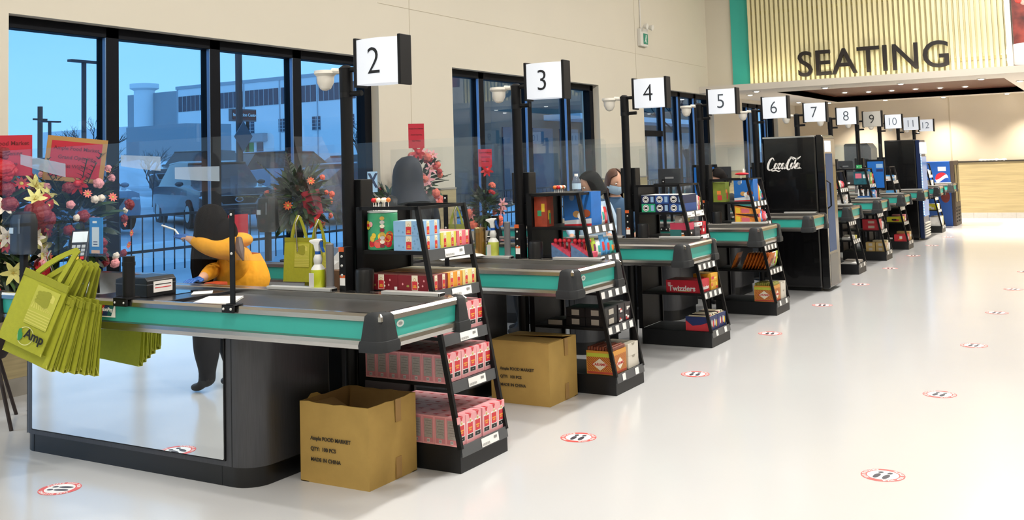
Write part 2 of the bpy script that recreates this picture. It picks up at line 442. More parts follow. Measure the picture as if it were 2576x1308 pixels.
# downlights in the low ceiling
DL = mat('lit_lamp_lens', 'ffffff', 0.3, emit=14, ecol='fff6e6')
t0 = None
dl = [(1887, 238), (1903, 229), (1930, 244), (2009, 257), (2085, 258), (2076, 220), (2125, 232), (2185, 230), (2243, 227), (2303, 223), (2365, 220), (2428, 217), (2266, 210), (2468, 198), (2566, 203), (2540, 238), (2378, 245), (2227, 251)]
dl_near = ['nearest the bulkhead corner', 'at the corner by the window wall', 'above the sixth lane sign', 'above the seventh lane sign', 'above the eighth lane sign', 'at the front edge of the walnut recess', 'in the walnut recess, closest to the windows', 'in the walnut recess, second from the windows', 'in the walnut recess, third from the windows', 'in the walnut recess, fourth from the windows', 'in the walnut recess, fifth from the windows', 'in the walnut recess, farthest from the windows', 'on the front soffit below the letter A', 'on the front soffit below the letter G', 'beyond the end of the recess', 'near the end wall past the recess', 'near the end wall behind the recess middle', 'near the end wall above lanes ten and eleven']
for i, (px, py) in enumerate(dl):
    rec = 6 <= i <= 11
    P = at(px, py, 2, SZ+(.137 if rec else -.0)); P.x = min(P.x, EX-.25 if not rec else rb-.3); P.y = min(P.y, WY-.3)
    if t0 is None:
        t0 = thing('downlight', P, 'x', 'ceiling light', 'downlights in the low ceiling')
        MB().lathe([(.075, .0), (.075, .012), (.06, .014), (.055, .0)], P-Vector((0, 0, .012)), ALU, 20).build('trim_ring', t0, smooth=True)
        MB().lathe([(.004, -.024), (.03, -.022), (.05, -.012), (.052, .0)], P, DL, 16).build('lens', t0, smooth=True)
        o = t0
    else: o = dup(t0, P)
    o['label'] = 'small round lit downlight ' + dl_near[i]
for y in (5.2, 3.4, 1.5, -.4): lamp('wall_wash_lamp', 'SPOT', (EX-.7, y, SZ-.03), 400, color=(1, .92, .8), spot_size=radians(110), spot_blend=1.0, shadow_soft_size=.04)
for (x, y) in ((21.8, 5), (21.8, 2.5), (23.5, 3.8), (21.8, 0), (23.5, -1.5)): lamp('downlight_lamp', 'SPOT', (x, y, SZ-.03), 760, color=(1, .9, .78), spot_size=radians(130), spot_blend=.9, shadow_soft_size=.06)

# exit sign with lamp heads on the window wall
P = at(1623, 97, 1, WY-.05)
t = thing('exit_sign', (P.x, WY-.001, P.z-.12), 'small green running man exit sign with twin lamp heads', 'sign')
w = MB().box(P.x-.22, P.x+.10, WY-.06, WY-.001, P.z-.14, P.z+.16, mat('white_housing', 'd9d6cf', .5)); w.build('housing', t, bevel=.01)
w = MB().box(P.x-.10, P.x+.08, WY-.068, WY-.061, P.z-.10, P.z+.08, mat('exit_green', '1d6b55', .4, emit=.5))
w.ball((P.x+.0, WY-.07, P.z+.045), (.016, .003, .018), WHITE, 8, 6); w.bar((P.x, WY-.07, P.z+.03), (P.x-.02, WY-.07, P.z-.02), .03, .004, WHITE)
w.bar((P.x-.02, WY-.07, P.z-.02), (P.x+.03, WY-.07, P.z-.08), .016, .004, WHITE); w.bar((P.x-.02, WY-.07, P.z-.02), (P.x-.06, WY-.07, P.z-.07), .016, .004, WHITE)
w.build('green_panel', t)
for dx in (-.14, .10):
    w = MB().tube([(P.x+dx, WY-.05, P.z+.16), (P.x+dx, WY-.09, P.z+.20)], .012, WHITE); w.lathe([(.03, 0), (.05, .05), (.05, .07)], (0, 0, 0), mat('white_housing'), 14, Matrix.Translation((P.x+dx, WY-.09, P.z+.2)) @ Matrix.Rotation(radians(100), 4, 'X'))
    w.build('lamp_head', t, smooth=True)
w = MB().tube([(P.x-.1, WY-.012, P.z+.16), (P.x-.1, WY-.012, 5.9)], .012, mat('white_housing')); w.build('conduit', t)
# ================================================================ CHECKOUT COUNTERS
X0, X1, YF, YR = -.735, -.04, 2.87, 5.72          # lip outline relative to a lane
def counter(n):
    c = XC(n); off = Vector((c, 0, 0))
    t = thing('checkout_counter', (c-.35, 4.4, 0), 'x', 'checkout counter', 'checkout counters in the row')
    A = lambda w, nm, **k: w.build(nm, t, **k)
    def X(v): return c+v
    # rounded body
    def rr(x0, x1, y0, y1, r, rf, n=8):
        pts = []
        for cx, cy, a0, q in ((x0, y0, 180, r), (x1, y0, 270, rf), (x1, y1, 0, rf), (x0, y1, 90, r)):
            sx = 1 if cx == x0 else -1; sy = 1 if cy == y0 else -1
            for k in range(n+1):
                a = radians(a0+90*k/n); pts.append((cx+sx*q+q*cos(a), cy+sy*q+q*sin(a)))
        return pts
    A(MB().prism(rr(X(-.655), X(-.09), 3.74, 5.58, .13, .03), 0, .105, KICK), 'kick_plate', smooth=True)
    b = MB().prism(rr(X(-.664), X(-.08), 3.72, 5.60, .14, .03), .1, .75, DKMETAL); A(b, 'body', smooth=True)
    for bx in ((-.6655, -.664, 3.868, 3.872, .1, .745), (-.6655, -.664, 5.498, 5.502, .1, .745), (-.6565, -.6545, 5.448, 5.452, 0, .1), (-.6565, -.6545, 3.948, 3.952, 0, .1)):
        A(MB().box(X(bx[0]), X(bx[1]), *bx[2:], KICK), 'panel_seam')
    m = MB().box(X(-.672), X(-.664), 3.91, 5.45, .125, .738, BLACK); A(m, 'mirror_frame', bevel=.003)
    A(MB().prism([(3.918+.012*(i in (0, 3)), z) for i, z in []] or [(3.917, .137), (3.922, .132), (5.438, .132), (5.443, .137), (5.443, .731), (3.917, .731)], X(-.6735), X(-.6722), MIRROR, axis='x'), 'mirror_panel')
    # lip: upper rail, coloured panel, lower rail around near side and front
    def lip(z0, z1, prof, m_, nm):
        """prof: (outset, z) pairs swept round near side, front end and far side"""
        w = MB(); rings = []
        for (o_, z) in prof:
            rings.append([(X(X0-o_), YR, z), (X(X0-o_), YF-o_, z), (X(X1+o_), YF-o_, z), (X(X1+o_), YR, z)])
        w.loft(rings, m_, closed=False); return A(w, nm, smooth=False)
    lip(0, 0, [(-.035, .9), (-.03, .906), (-.006, .905), (.006, .893), (.008, .872), (-.004, .866)], STEEL, 'upper_rail')
    lip(0, 0, [(-.004, .868), (-.004, .786)], TEAL, 'coloured_panel')
    lip(0, 0, [(-.004, .79), (.008, .783), (.012, .765), (.008, .746), (-.02, .738), (-.05, .738)], STEEL, 'lower_rail')
    w = MB(); w.box(X(X0+.02), X(X1-.02), YF+.02, YR-.01, .742, .80, BLACK); A(w, 'under_tray')
    # corner bumpers
    def bumper(cx, cy, sx, sy):
        rings = []
        for z, g in ((.732, -.004), (.736, .012), (.765, .014), (.785, .010), (.787, .006), (.86, -.002), (.895, -.006), (.908, -.016), (.911, -.030)):
            w1 = .088+g*1.2; pts = []
            r = .045
            o_ = .018+g
            # outer L-shaped shell with rounded corner
            pts.append((cx-sx*0.0+sx*w1, cy-sy*o_)); pts.append((cx+sx*(r-o_), cy-sy*o_))
            for k in range(1, 6):
                a = k/6*pi/2; pts.append((cx-sx*o_+sx*r*(1-sin(a)), cy-sy*o_+sy*r*(1-cos(a))))
            pts.append((cx-sx*o_, cy+sy*(r-o_))); pts.append((cx-sx*o_, cy+sy*w1)); pts.append((cx+sx*.02, cy+sy*w1)); pts.append((cx+sx*w1, cy+sy*.02))
            rings.append([(x, y, z) for x, y in pts])
        return MB().loft(rings, RUBBER)
    A(bumper(X(X0), YF, 1, 1), 'corner_bumper', smooth=True, auto=50); A(bumper(X(X1), YF, -1, 1), 'corner_bumper', smooth=True, auto=50)
    A(bumper(X(X0), YR, 1, -1), 'corner_bumper', smooth=True, auto=50)
    # top
    A(MB().box(X(X0+.03), X(-.15), YF+.05, 4.36, .80, .877, BELT), 'conveyor_belt', bevel=.01)
    A(MB().box(X(-.15), X(-.14), YF+.035, 4.95, .80, .904, STEEL).box(X(-.14), X(X1-.001), YF+.035, 4.95, .80, .905, STEEL), 'inner_rail', bevel=.002, seg=1)
    A(MB().box(X(X0+.03), X(-.15), 4.37, 5.02, .80, .892, mat('scanner_deck', '57565a', .25, .9)), 'scanner_plate', bevel=.002, seg=1)
    A(MB().box(X(-.45), X(-.25), 4.55, 4.85, .892, .895, mat('scanner_glass', '08090c', .05)), 'scanner_glass')
    w = MB().loft([[(X(X0+.03), y, .90), (X(X0+.06), y, .90), (X(-.50), y, .83), (X(-.16), y, .83), (X(-.09), y, .955), (X(-.06), y, .96), (X(-.06), y, .80), (X(X0+.03), y, .80)] for y in (5.03, YR-.03)], STEEL)
    A(w, 'bagging_well')
    A(MB().box(X(-.15), X(-.10), 2.96, 3.32, .906, .924, ALU).box(X(-.151), X(-.099), 2.952, 2.96, .906, .924, BLACK), 'edge_extrusion', bevel=.002, seg=1)
    A(MB().box(X(-.15), X(-.10), 3.66, 4.12, .906, .924, ALU).box(X(-.151), X(-.099), 3.652, 3.66, .906, .924, BLACK), 'edge_extrusion', bevel=.002, seg=1)
    return t
C = {2: counter(2)}
def cdesc(n):
    return {2: 'nearest the camera, with mirror panel and hanging lime bags', 12: 'at the far end, under the sign with number twelve'}.get(n, 'under the sign with number %s' % NUM[n])
for n in range(3, 13): C[n] = dup(C[2], C[2].location+Vector((L*(n-2), 0, 0)))
for n in C: C[n]['label'] = 'teal banded checkout counter ' + cdesc(n)
# stickers on the nearest counter
w = MB(); m_ = frame(at(267, 781, 0, 3.6885), (0, -1, -.0), (0, 0, 1)); pc = at(267, 781, 0, 3.6885)
w.box(3.6868, 3.6885, pc.y-.075, pc.y+.075, pc.z-.034, pc.z+.034, WHITE)
sk = lambda y0, y1, z0, z1, m, sl=.012: w.add([(3.686, pc.y-a, pc.z+b) for a, b in ((y0-sl, z0), (y1-sl, z0), (y1+sl, z1), (y0+sl, z1))], [(0, 1, 2, 3)], m)
sk(-.058, -.02, -.028, .028, RED); sk(-.02, .02, -.028, .028, NAVY); sk(.02, .055, -.028, .028, mat('print_teal', '0d5a5a', .4))
w.text('UnionPay', .028, .001, WHITE, frame((3.6852, pc.y, pc.z+.006), (0, -1, 0), (0, 0, 1)), .0006)
w.build('payment_sticker', C[2])
def oval(n, add=True):
    w = MB(); P = Vector((XC(n)+X0+.15, YF+.003, .845))
    w.prism([(P.x+.028*cos(a*pi/10), P.z+.016*sin(a*pi/10)) for a in range(20)], P.y-.001, P.y, mat('oval_badge', 'dfe6e2', .4), axis='y')
    w.prism([(P.x+.016*cos(a*pi/8), P.z+.008*sin(a*pi/8)) for a in range(16)], P.y-.0015, P.y-.001, mat('badge_ink', '9aa09c', .5), axis='y')
    w.build('maker_badge', C[n])
oval(2); oval(3)

# ================================================================ CANDY RACKS
LV = [.13, .44, .675, .905, 1.115]
def yf(z): return 2.952+(z-.13)*.19
def rack(n):
    c = XC(n); t = thing('candy_rack', (c+.2325, 3.26, 0), 'x', 'display rack', 'sloping racks beside the counters')
    A = lambda w, nm, **k: w.build(nm, t, **k)
    BS = mat('rack_base_charcoal', '17181a', .45, spec=.35, noise=.06, nscale=50)
    A(MB().box(c, c+.465, 2.95, 3.57, 0, .13, BS), 'base', bevel=.002, seg=1)
    for x in (c, c+.445):
        w = MB()
        w.bar((x+.01, 2.955, .12), (x+.01, yf(1.34)+.01, 1.35), .02, .026, BLACK); w.bar((x+.01, yf(1.34), 1.342), (x+.01, 3.575, 1.342), .02, .018, BLACK)
        w.box(x, x+.02, 3.555, 3.595, .13, 1.35, BLACK); A(w, 'side_frame')
    A(MB().box(c+.02, c+.445, yf(1.34)-.002, yf(1.34)+.016, 1.334, 1.35, BLACK), 'top_bar')
    A(MB().box(c+.02, c+.445, 3.575, 3.59, .13, 1.34, BLACK), 'back_panel')
    for z in LV[1:]: A(MB().box(c+.004, c+.461, yf(z), 3.572, z-.018, z, BLACK), 'shelf')
    for z in LV:
        y = yf(z); dz = .0
        A(MB().add([(c+.008, y-.012, z-.05), (c+.457, y-.012, z-.05), (c+.457, y-.004, z+.006), (c+.008, y-.004, z+.006), (c+.008, y-.002, z-.05), (c+.457, y-.002, z-.05), (c+.457, y, z+.006), (c+.008, y, z+.006)],
                   [(0, 1, 2, 3), (4, 5, 6, 7), (0, 1, 5, 4), (3, 2, 6, 7), (0, 3, 7, 4), (1, 2, 6, 5)], RAIL), 'price_rail')
    return t
R = {2: rack(2)}
def price_tags(n, lv, spans, par):
    c = XC(n); z = LV[lv]; y = yf(z)
    for a, b in spans:
        w = MB().add([(c+a, y-.0135, z-.044), (c+b, y-.0135, z-.044), (c+b, y-.0075, z+.0), (c+a, y-.0075, z+.0)], [(0, 1, 2, 3)], WHITE)
        if b-a > .07:
            for k in range(int((b-a)/.012)):
                if k*.012 < (b-a)*.55: w.add([(c+a+.008+k*.009, y-.0143, z-.038), (c+a+.012+k*.009, y-.0143, z-.038), (c+a+.012+k*.009, y-.0123, z-.026), (c+a+.008+k*.009, y-.0123, z-.026)], [(0, 1, 2, 3)], mat('tag_ink', '8a8a88', .7))
            w.add([(c+b-.05, y-.0124, z-.022), (c+b-.02, y-.0124, z-.022), (c+b-.02, y-.0108, z-.010), (c+b-.05, y-.0108, z-.010)], [(0, 1, 2, 3)], MATS['tag_ink'])
        w.build('price_tag', par)
for n in (3, 4, 5, 7, 8, 9, 11): R[n] = dup(R[2], R[2].location+Vector((L*(n-2), 0, 0)))
rk = {2: 'stocked with pink tea cartons', 3: 'holding caramel boxes and black cartons', 4: 'with gum boxes on its upper shelf', 5: 'with orange chip bags below the counter height', 7: 'just past the tall black cola fridge', 8: 'with a red carton below counter height', 9: 'with a yellow carton below counter height', 11: 'behind the second tall fridge'}
for n in R: R[n]['label'] = 'black sloping wire framed rack %s' % rk[n]
for lv, s in ((0, (.19, .36)), (1, (.17, .34)), (2, (.17, .34)), (3, (.17, .36)), (4, (.17, .36))): price_tags(2, lv, [s], R[2])
for n in (3, 4, 5, 7, 8, 9, 11):
    random.seed(n)
    for lv in range(5):
        if lv == 0: sp = [(.09, .14), (.30, .36)]
        elif lv >= 3 and n == 4: sp = [(.03, .20), (.24, .43)]
        else: sp = [(.02+k*.115, .075+k*.115) for k in range(4)]
        price_tags(n, lv, sp, R[n])

# ================================================================ LANE SIGNS
def sign(n, style='lit'):
    c = XC(n); x = c+.016; y = 3.66
    t = thing('lane_sign', (x, y, 0), 'x', 'lane sign', 'numbered lane signs on posts')
    A = lambda w, nm, **k: w.build(nm, t, **k)
    w = MB().lathe([(.038, .0), (.038, .012), (.034, .016), (.034, 1.98), (.037, 1.985), (.037, 2.10), (.04, 2.12), (.02, 2.135)], (x, y, 0), BLACK, 20)
    w.tube([(x, y, 1.955), (x, y, 1.985)], .0375, BLACK, 16)
    A(w, 'post', smooth=True)
    for z in (2.11, 1.975+.0): A(MB().tube([(x, y, z-.0), (x, 3.55, z)], .015, BLACK, 10), 'bracket_arm', smooth=True)
    z0, z1, ya, yb = 2.02-.005, 2.262, 3.265, 3.545
    for yy0, yy1 in ((yb, yb+.02), (ya-.02, ya)):
        w = MB().box(x-.052, x+.052, yy0, yy1, z0-.012, z1+.012, BLACK); A(w, 'end_cap', bevel=.003, seg=1)
    m = SIGNLIT if style == 'lit' else mat('unlit_sign_face', 'b4b1aa', .4)
    bulge = lambda q: .046+.030*sin(pi*q)
    for s_ in (-1, 1):
        rings = [[(x+s_*bulge(k/12), ya+(yb-ya)*k/12, z) for k in range(13)] for z in (z0, z1)]
        w = MB().loft(rings, m, closed=False, caps=False); A(w, 'light_face', smooth=True)
    for z in (z0, z1): A(MB().add([(x-bulge(k/12), ya+(yb-ya)*k/12, z) for k in range(13)]+[(x+bulge(k/12), ya+(yb-ya)*k/12, z) for k in range(12, -1, -1)], [tuple(range(26))], m), 'box_lid')
    # floodlight on the window side
    w = MB(); cx, cy = x-.01, 3.80
    w.lathe([(.01, 0), (.062, -.002), (.064, -.02), (.05, -.035), (.048, -.07), (.03, -.105), (.008, -.115)], (cx, cy, 2.118), mat('white_camera_housing', 'ddd8cd', .4), 18)
    w.tube([(x, y+.03, 2.105), (cx, cy-.05, 2.112)], .016, MATS['white_camera_housing'])
    w.ball((cx-.012, cy, 2.03), (.026, .026, .028), MATS['white_camera_housing'])
    A(w, 'dome_camera', smooth=True)
    return t
SIGNLIT = mat('lit_sign_face', 'a8a8a8', .4, emit=.62, ecol='f1f7ff')
def digit(n, t, dark='14181c', lit=True):
    x, yc, zc = XC(n)+.016, 3.405, 2.14
    s = str(n); h = .205 if len(s) == 1 else .19
    for sd, nm in ((-1, 'numeral'), (1, 'numeral')):
        vs1, fs1 = text_geo(s, h, .001, -.0018)
        k = 0.9
        if s == '4': k = .95
        pts = []
        hx = max(v.x for v in vs1)-min(v.x for v in vs1); cx_ = (max(v.x for v in vs1)+min(v.x for v in vs1))/2; cy_ = (max(v.y for v in vs1)+min(v.y for v in vs1))/2
        for v in vs1:
            yy = (v.x-cx_)*.95; zz = (v.y-cy_)*1.02
            y_ = yc-yy*(1 if sd < 0 else -1)
            q = (y_-3.265)/.28
            pts.append((x+sd*(.0505+.030*sin(pi*q)+v.z), y_, zc+zz))
        MB().add(pts, fs1, mat('numeral_'+dark, dark, .5)).build(nm, t)
S = {2: sign(2)}; gs = sign(9, 'off'); S[9] = gs
for n in (3, 4, 5, 6, 7, 8, 10, 11, 12): S[n] = dup(S[2], S[2].location+Vector((L*(n-2), 0, 0)))
dk = {2: '101418', 3: '14171a', 4: '1c2024', 5: '3c454d', 6: '3c454d', 7: '414a52', 8: '4c565f', 9: '101214', 10: '6c7a88', 11: '748290', 12: '6c7a88'}
for n in S:
    digit(n, S[n], dk[n], n != 9)
    S[n]['label'] = ('unlit grey' if n == 9 else 'lit white')+' box sign showing number %s on a black post' % NUM[n]

# ================================================================ SNEEZE SHIELDS
def shield(n):
    c = XC(n); x = c-.722; t = thing('acrylic_shield', (x, 4.5, .905), 'x', 'sneeze guard', 'clear sheets along the counters')
    A = lambda w, nm, **k: w.build(nm, t, **k)
    A(MB().prism([(3.51, 1.15), (3.53, 1.128), (5.66, 1.126), (5.66, 1.73), (3.53, 1.745), (3.51, 1.725)], x+.0, x+.006, PLEXI, axis='x'), 'acrylic_sheet')
    for y, z1 in ((3.79, 1.375),):
        w = MB().box(x-.006, x-.0, y-.016, y+.016, .914, z1, BLACK); A(w, 'upright')
        w = MB().box(x-.012, x+.03, y-.04, y+.04, .9075, .914, BLACK).box(x-.040, x-.027, y-.04, y+.04, .874, .912, BLACK).box(x-.040, x-.01, y-.04, y+.04, .9075, .912, BLACK); A(w, 'clamp_foot', bevel=.002, seg=1)
    w = MB().tube([(x+.02, 4.58, .908), (x+.02, 4.58, 1.13)], .032, BLACK, 16); w.tube([(x+.02, 4.58, 1.08), (x+.02, 4.58, 1.10)], .035, BLACK, 16); w.box(x-.04, x+.055, 4.53, 4.63, .9075, .916, BLACK); w.box(x-.040, x-.027, 4.53, 4.63, .872, .914, BLACK)
    A(w, 'round_support', smooth=True)
    for y, z in ((3.79, 1.352), (3.79, 1.16), (3.765, .893), (3.815, .893)): A(MB().ball((x-.009 if z > 1 else x-.042, y, z), (.006, .007, .007), ALU, 8, 6), 'bolt', smooth=True)
    for y in (4.545, 4.615): A(MB().ball((x-.042, y, .892), (.005, .006, .006), ALU, 8, 6), 'bolt', smooth=True)
    return t
SH = {2: shield(2)}
for n in range(3, 13): SH[n] = dup(SH[2], SH[2].location+Vector((L*(n-2), 0, 0)))
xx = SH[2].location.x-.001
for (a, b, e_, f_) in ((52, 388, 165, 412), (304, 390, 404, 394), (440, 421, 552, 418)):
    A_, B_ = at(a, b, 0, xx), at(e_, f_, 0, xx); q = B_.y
    MB().prism([(A_.y, A_.z), (q, B_.z), (q, B_.z-.075), ((A_.y+q)/2, (A_.z+B_.z)/2-.07), (A_.y, A_.z-.06)], xx-.001, xx, REFL_PATCH, axis='x').build('reflection_patch', SH[2])  # whitish patches imitating reflections along the top of the near sheet
for n in SH: SH[n]['label'] = 'clear upright acrylic sheet clamped to the counter of lane %s' % NUM[n]

# ================================================================ TILL EQUIPMENT
def till(n):
    c = XC(n)
    t = thing('till_monitor', (c+.05, 3.66, 0), 'x', 'monitor', 'screens on the till posts')
    w = MB().box(c+.03, c+.07, 3.64, 3.68, .0, 1.25, BLACK); w.build('stand', t)
    w = MB().box(c+.055, c+.16, 3.60, 3.74, 1.28, 1.50, PLASTIC); w.build('screen_housing', t, bevel=.006)
    w = MB().box(c+.055, c+.19, 3.60, 3.70, 1.12, 1.278, PLASTIC); w.build('mount_box', t, bevel=.01)
    w = MB().box(c+.0535, c+.0548, 3.65, 3.68, 1.44, 1.46, mat('grey_mark', '8a8a8a', .5)); w.build('maker_mark', t)
    g = thing('handheld_scanner_post', (c-.10, 3.72, .905), 'x', 'scanner stand', 'scanner posts beside the sign posts')
    w = MB().lathe([(.028, 0), (.028, .02), (.022, .025), (.022, .25), (.018, .255)], (c-.10, 3.70, .905), mat('grey_tube', '6d6c6e', .45), 18); w.build('grey_tube', g, smooth=True)
    w = MB().box(c-.09, c-.03, 3.60, 3.645, .905, 1.14, BLACK)
    w.build('control_box', g, bevel=.003)
    w = MB()
    for z in (.99, 1.04, 1.09): w.ball((c-.092, 3.625, z), (.005, .008, .008), ALU, 8, 6)
    w.build('button', g)
    w = MB().box(c-.0915, c-.09, 3.605, 3.64, .935, .985, WHITE).box(c-.092, c-.09, 3.605, 3.64, .975, .99, mat('label_orange', 'd9622a', .5)); w.build('label', g); MB().box(c-.0925, c-.09, 3.61, 3.645, 1.115, 1.14, MATS['label_orange']).build('label', g)
    h = thing('black_bin', (c-.06, 3.50, .905), 'x', 'cup', 'black cups beside the racks')
    w = MB().lathe([(.05, 0), (.052, .10), (.048, .115), (.03, .12)], (c-.055, 3.50, .906), PLASTIC, 20); w.build('cup_body', h, smooth=True)
    return t, g, h
T2 = till(2)
for n in range(2, 13):
    for k, (o, lb) in enumerate(zip(T2, ('boxy black till monitor on a stand behind the rack of lane %s', 'grey tube and black control box by the sign post of lane %s', 'round black cup on the counter edge of lane %s'))):
        if n in (6, 10) and k == 2: continue
        q = o if n == 2 else dup(o, o.location+Vector((L*(n-2), 0, 0)))
        q['label'] = lb % NUM[n]
# black hand towel dispensers on posts
def dispenser(x, y, zb, label):
    t = thing('towel_dispenser', (x, y, .905), label, 'dispenser')
    w = MB().box(x-.015, x+.015, y-.02, y+.02, .9, zb+.02, BLACK); w.build('stand', t)
    rings = []
    for z, g in ((zb, .02), (zb+.03, 0), (zb+.2, 0), (zb+.245, .012), (zb+.26, .04)):
        a, b = .06-g*.7, .072-g
        rings.append([(x+a*math.copysign(abs(cos(q))**.45, cos(q)), y+b*math.copysign(abs(sin(q))**.45, sin(q)), z) for q in [2*pi*(k+.5)/24 for k in range(24)]])
    MB().loft(rings, PLASTIC).build('housing', t, smooth=True)
    MB().box(x-.064, x-.059, y-.05, y-.035, zb+.13, zb+.22, mat('grey_window', '60666c', .2)).build('level_window', t)
    MB().box(x-.064, x-.059, y+.015, y+.05, zb+.13, zb+.165, mat('pale_label', 'c9dcea', .4)).build('label_plate', t)
    return t
dispenser(3.95, at(60, 590, 0, 3.95).y, 1.10, 'black towel dispenser beside the payment terminal at lane two')
dispenser(5.70, at(674, 560, 0, 5.70).y, 1.115, 'black towel dispenser behind the cashier in the yellow hoodie')

def at2(px, py, ax, v): return at(px, py, ax, v)
# payment terminal
t = thing('payment_terminal', (3.85, 5.25, .905), 'white keyed payment terminal on a black arm above the lime bags', 'card reader')
P = at(200, 622, 0, 3.85)
w = MB().tube([(3.85, P.y, .9), (3.85, P.y, P.z-.02)], .018, BLACK, 12); w.build('stand', t, smooth=True)
mx = Matrix.Translation(P) @ Matrix.Rotation(radians(38), 4, 'Z') @ Matrix.Rotation(radians(-62), 4, 'Y') @ Matrix.Scale(1.2, 4)
w = MB().box(-.085, .085, -.042, .042, -.018, .012, PLASTIC, mx); w.build('casing', t, bevel=.006)
w = MB().box(.02, .075, -.034, .034, .0125, .014, mat('terminal_screen', 'd7dde0', .2, emit=.4), mx); w.build('display', t)
for i in range(4):
    for j in range(3):
        MB().box(-.07+i*.02, -.055+i*.02, -.03+j*.022, -.014+j*.022, .0125, .0165, (mat('key_grey', 'b9bcc0', .5) if i else (RED, YEL, mat('key_green', '38a055'))[j]), mx).build('key', t)
# blue notice card (its code square is left out)
P = at(240, 596, 0, 3.86)
t = thing('payment_notice', (3.86, P.y, .9), 'blue upright payment notice card next to the card terminal', 'sign')
w = MB().box(3.862, 3.87, P.y-.055, P.y+.055, P.z-.095, P.z+.11, mat('notice_blue', '1f7fc4', .4)); w.build('card', t, bevel=.001, seg=1)
w = MB().box(3.860, 3.862, P.y-.03, P.y+.03, P.z-.055, P.z+.055, mat('notice_white', 'd9e2ea', .5)); w.box(3.8595, 3.86, P.y-.018, P.y+.018, P.z-.045, P.z-.04, NAVY).box(3.8595, 3.86, P.y-.018, P.y+.018, P.z-.03, P.z-.025, NAVY)
w.box(3.860, 3.862, P.y-.035, P.y+.035, P.z-.093, P.z-.075, mat('notice_skin', 'e0b59a', .5)); w.box(3.860, 3.862, P.y-.01, P.y+.025, P.z+.078, P.z+.09, WHITE)
w.build('printed_face', t)
MB().tube([(3.88, P.y, .9), (3.868, P.y, P.z-.09)], .008, BLACK).build('stand', t)
# receipt printer
P = at(395, 745, 2, .895)
t = thing('receipt_printer', (3.98, 4.72, .895), 'low black receipt printer with a white label beside the round support', 'printer')
w = MB().prism([(4.60, .893), (4.86, .893), (4.86, .985), (4.80, 1.0), (4.62, 1.0), (4.60, .98)], 3.86, 4.06, PLASTIC, axis='x'); w.build('casing', t, bevel=.006)
MB().box(3.858, 4.062, 4.598, 4.862, .958, .962, mat('seam_grey', '55585c', .4)).build('lid_seam', t)
w = MB().box(3.90, 4.03, 4.595, 4.5985, .915, .975, mat('label_white', 'e3ded8', .5)).box(3.91, 4.02, 4.594, 4.595, .938, .942, RED).box(3.91, 4.02, 4.594, 4.595, .955, .959, BLACK); w.build('label', t)
# sheets of paper
def papers(name, pts, z, label, cnt=3):
    w = MB()
    for k in range(cnt):
        random.seed(k); dx, dy = random.uniform(-.012, .012), random.uniform(-.012, .012)
        w.prism([(x+dx, y+dy) for x, y in pts], z+k*.003, z+.002+k*.003, WHITE)
    return tag(w.build(name), label, 'paper')
papers('paper_stack', [(3.79, 4.19), (3.87, 3.97), (4.12, 4.14), (4.05, 4.33)], .8935-.015, 'white papers lying on the belt beside the black shield upright')
papers('paper_sheet', [(4.02, 4.44), (4.10, 4.36), (4.2, 4.46), (4.12, 4.53)], .8935, 'small white slip beside the blue gloved hand', 1)
# spray bottles
def spray(x, y, z, liquid, label):
    t = thing('spray_bottle', (x, y, z), label, 'bottle')
    LQ = mat('liquid_'+liquid, liquid, .3, coat=.3); BW = mat('bottle_white', 'dcdcd6', .4)
    MB().lathe([(.036, 0), (.040, .006), (.040, .105), (.039, .112)], (x, y, z), LQ, 20).build('filled_body', t, smooth=True)
    MB().lathe([(.039, .112), (.034, .122), (.020, .14), (.024, .155), (.025, .17), (.018, .19), (.014, .196)], (x, y, z), BW, 20).build('neck', t, smooth=True)
    MB().lathe([(.016, .194), (.016, .21)], (x, y, z), mat('trigger_blue', '1d57a8', .4), 16).build('collar', t, smooth=True)
    MB().loft([[(x-a, y+b, z+q) for a, b in ((w_, -l0), (-w_, -l0), (-w_, l1), (w_, l1))] for q, w_, l0, l1 in ((.21, .011, .012, .012), (.245, .011, .012, .022), (.262, .011, .02, .055), (.272, .009, .03, .05), (.278, .006, .025, .01))], mat('nozzle_white', 'e8e8e4', .4)).build('spray_head', t, bevel=.003)
    MB().loft([[(x-a, y+b, z+q) for a, b in ((.006, c0), (-.006, c0), (-.006, c1), (.006, c1))] for q, c0, c1 in ((.262, -.033, -.02), (.235, -.034, -.022), (.205, -.048, -.038))], MATS['trigger_blue']).build('trigger', t)
    MB().box(x-.0415, x-.039, y-.004, y+.03, z+.02, z+.095, mat('label_pale', 'd8d4d0', .5)).build('label', t)
    return t
spray(4.33, 3.79, .906, 'c2cb2c', 'spray bottle of yellow-green liquid on the edge of lane two')
spray(4.33+L, 3.82, .906, 'c9cf5a', 'spray bottle beside the brass coloured tumbler at lane three')
P = Vector((4.33+L, 3.93, .906))
w = MB().lathe([(.04, 0), (.042, .20), (.040, .21), (.036, .205), (.034, .02)], P, mat('brass_tumbler', 'a8854f', .25, .9), 20); tag(w.build('tumbler', smooth=True), 'brass coloured tumbler beside the spray bottle at lane three', 'cup')
w = MB().add([(P.x-.35, 4.02, .915), (P.x-.05, 3.86, .925), (P.x+.02, 4.05, .96), (P.x-.25, 4.20, .93), (P.x-.35, 4.02, .918), (P.x-.05, 3.86, .928), (P.x+.02, 4.05, .963), (P.x-.25, 4.20, .933)], [(0, 1, 2, 3), (4, 5, 6, 7), (0, 1, 5, 4), (1, 2, 6, 5), (2, 3, 7, 6), (3, 0, 4, 7)], WHITE)
tag(w.build('flyer'), 'curled white flyer lying on the counter of lane three', 'paper')
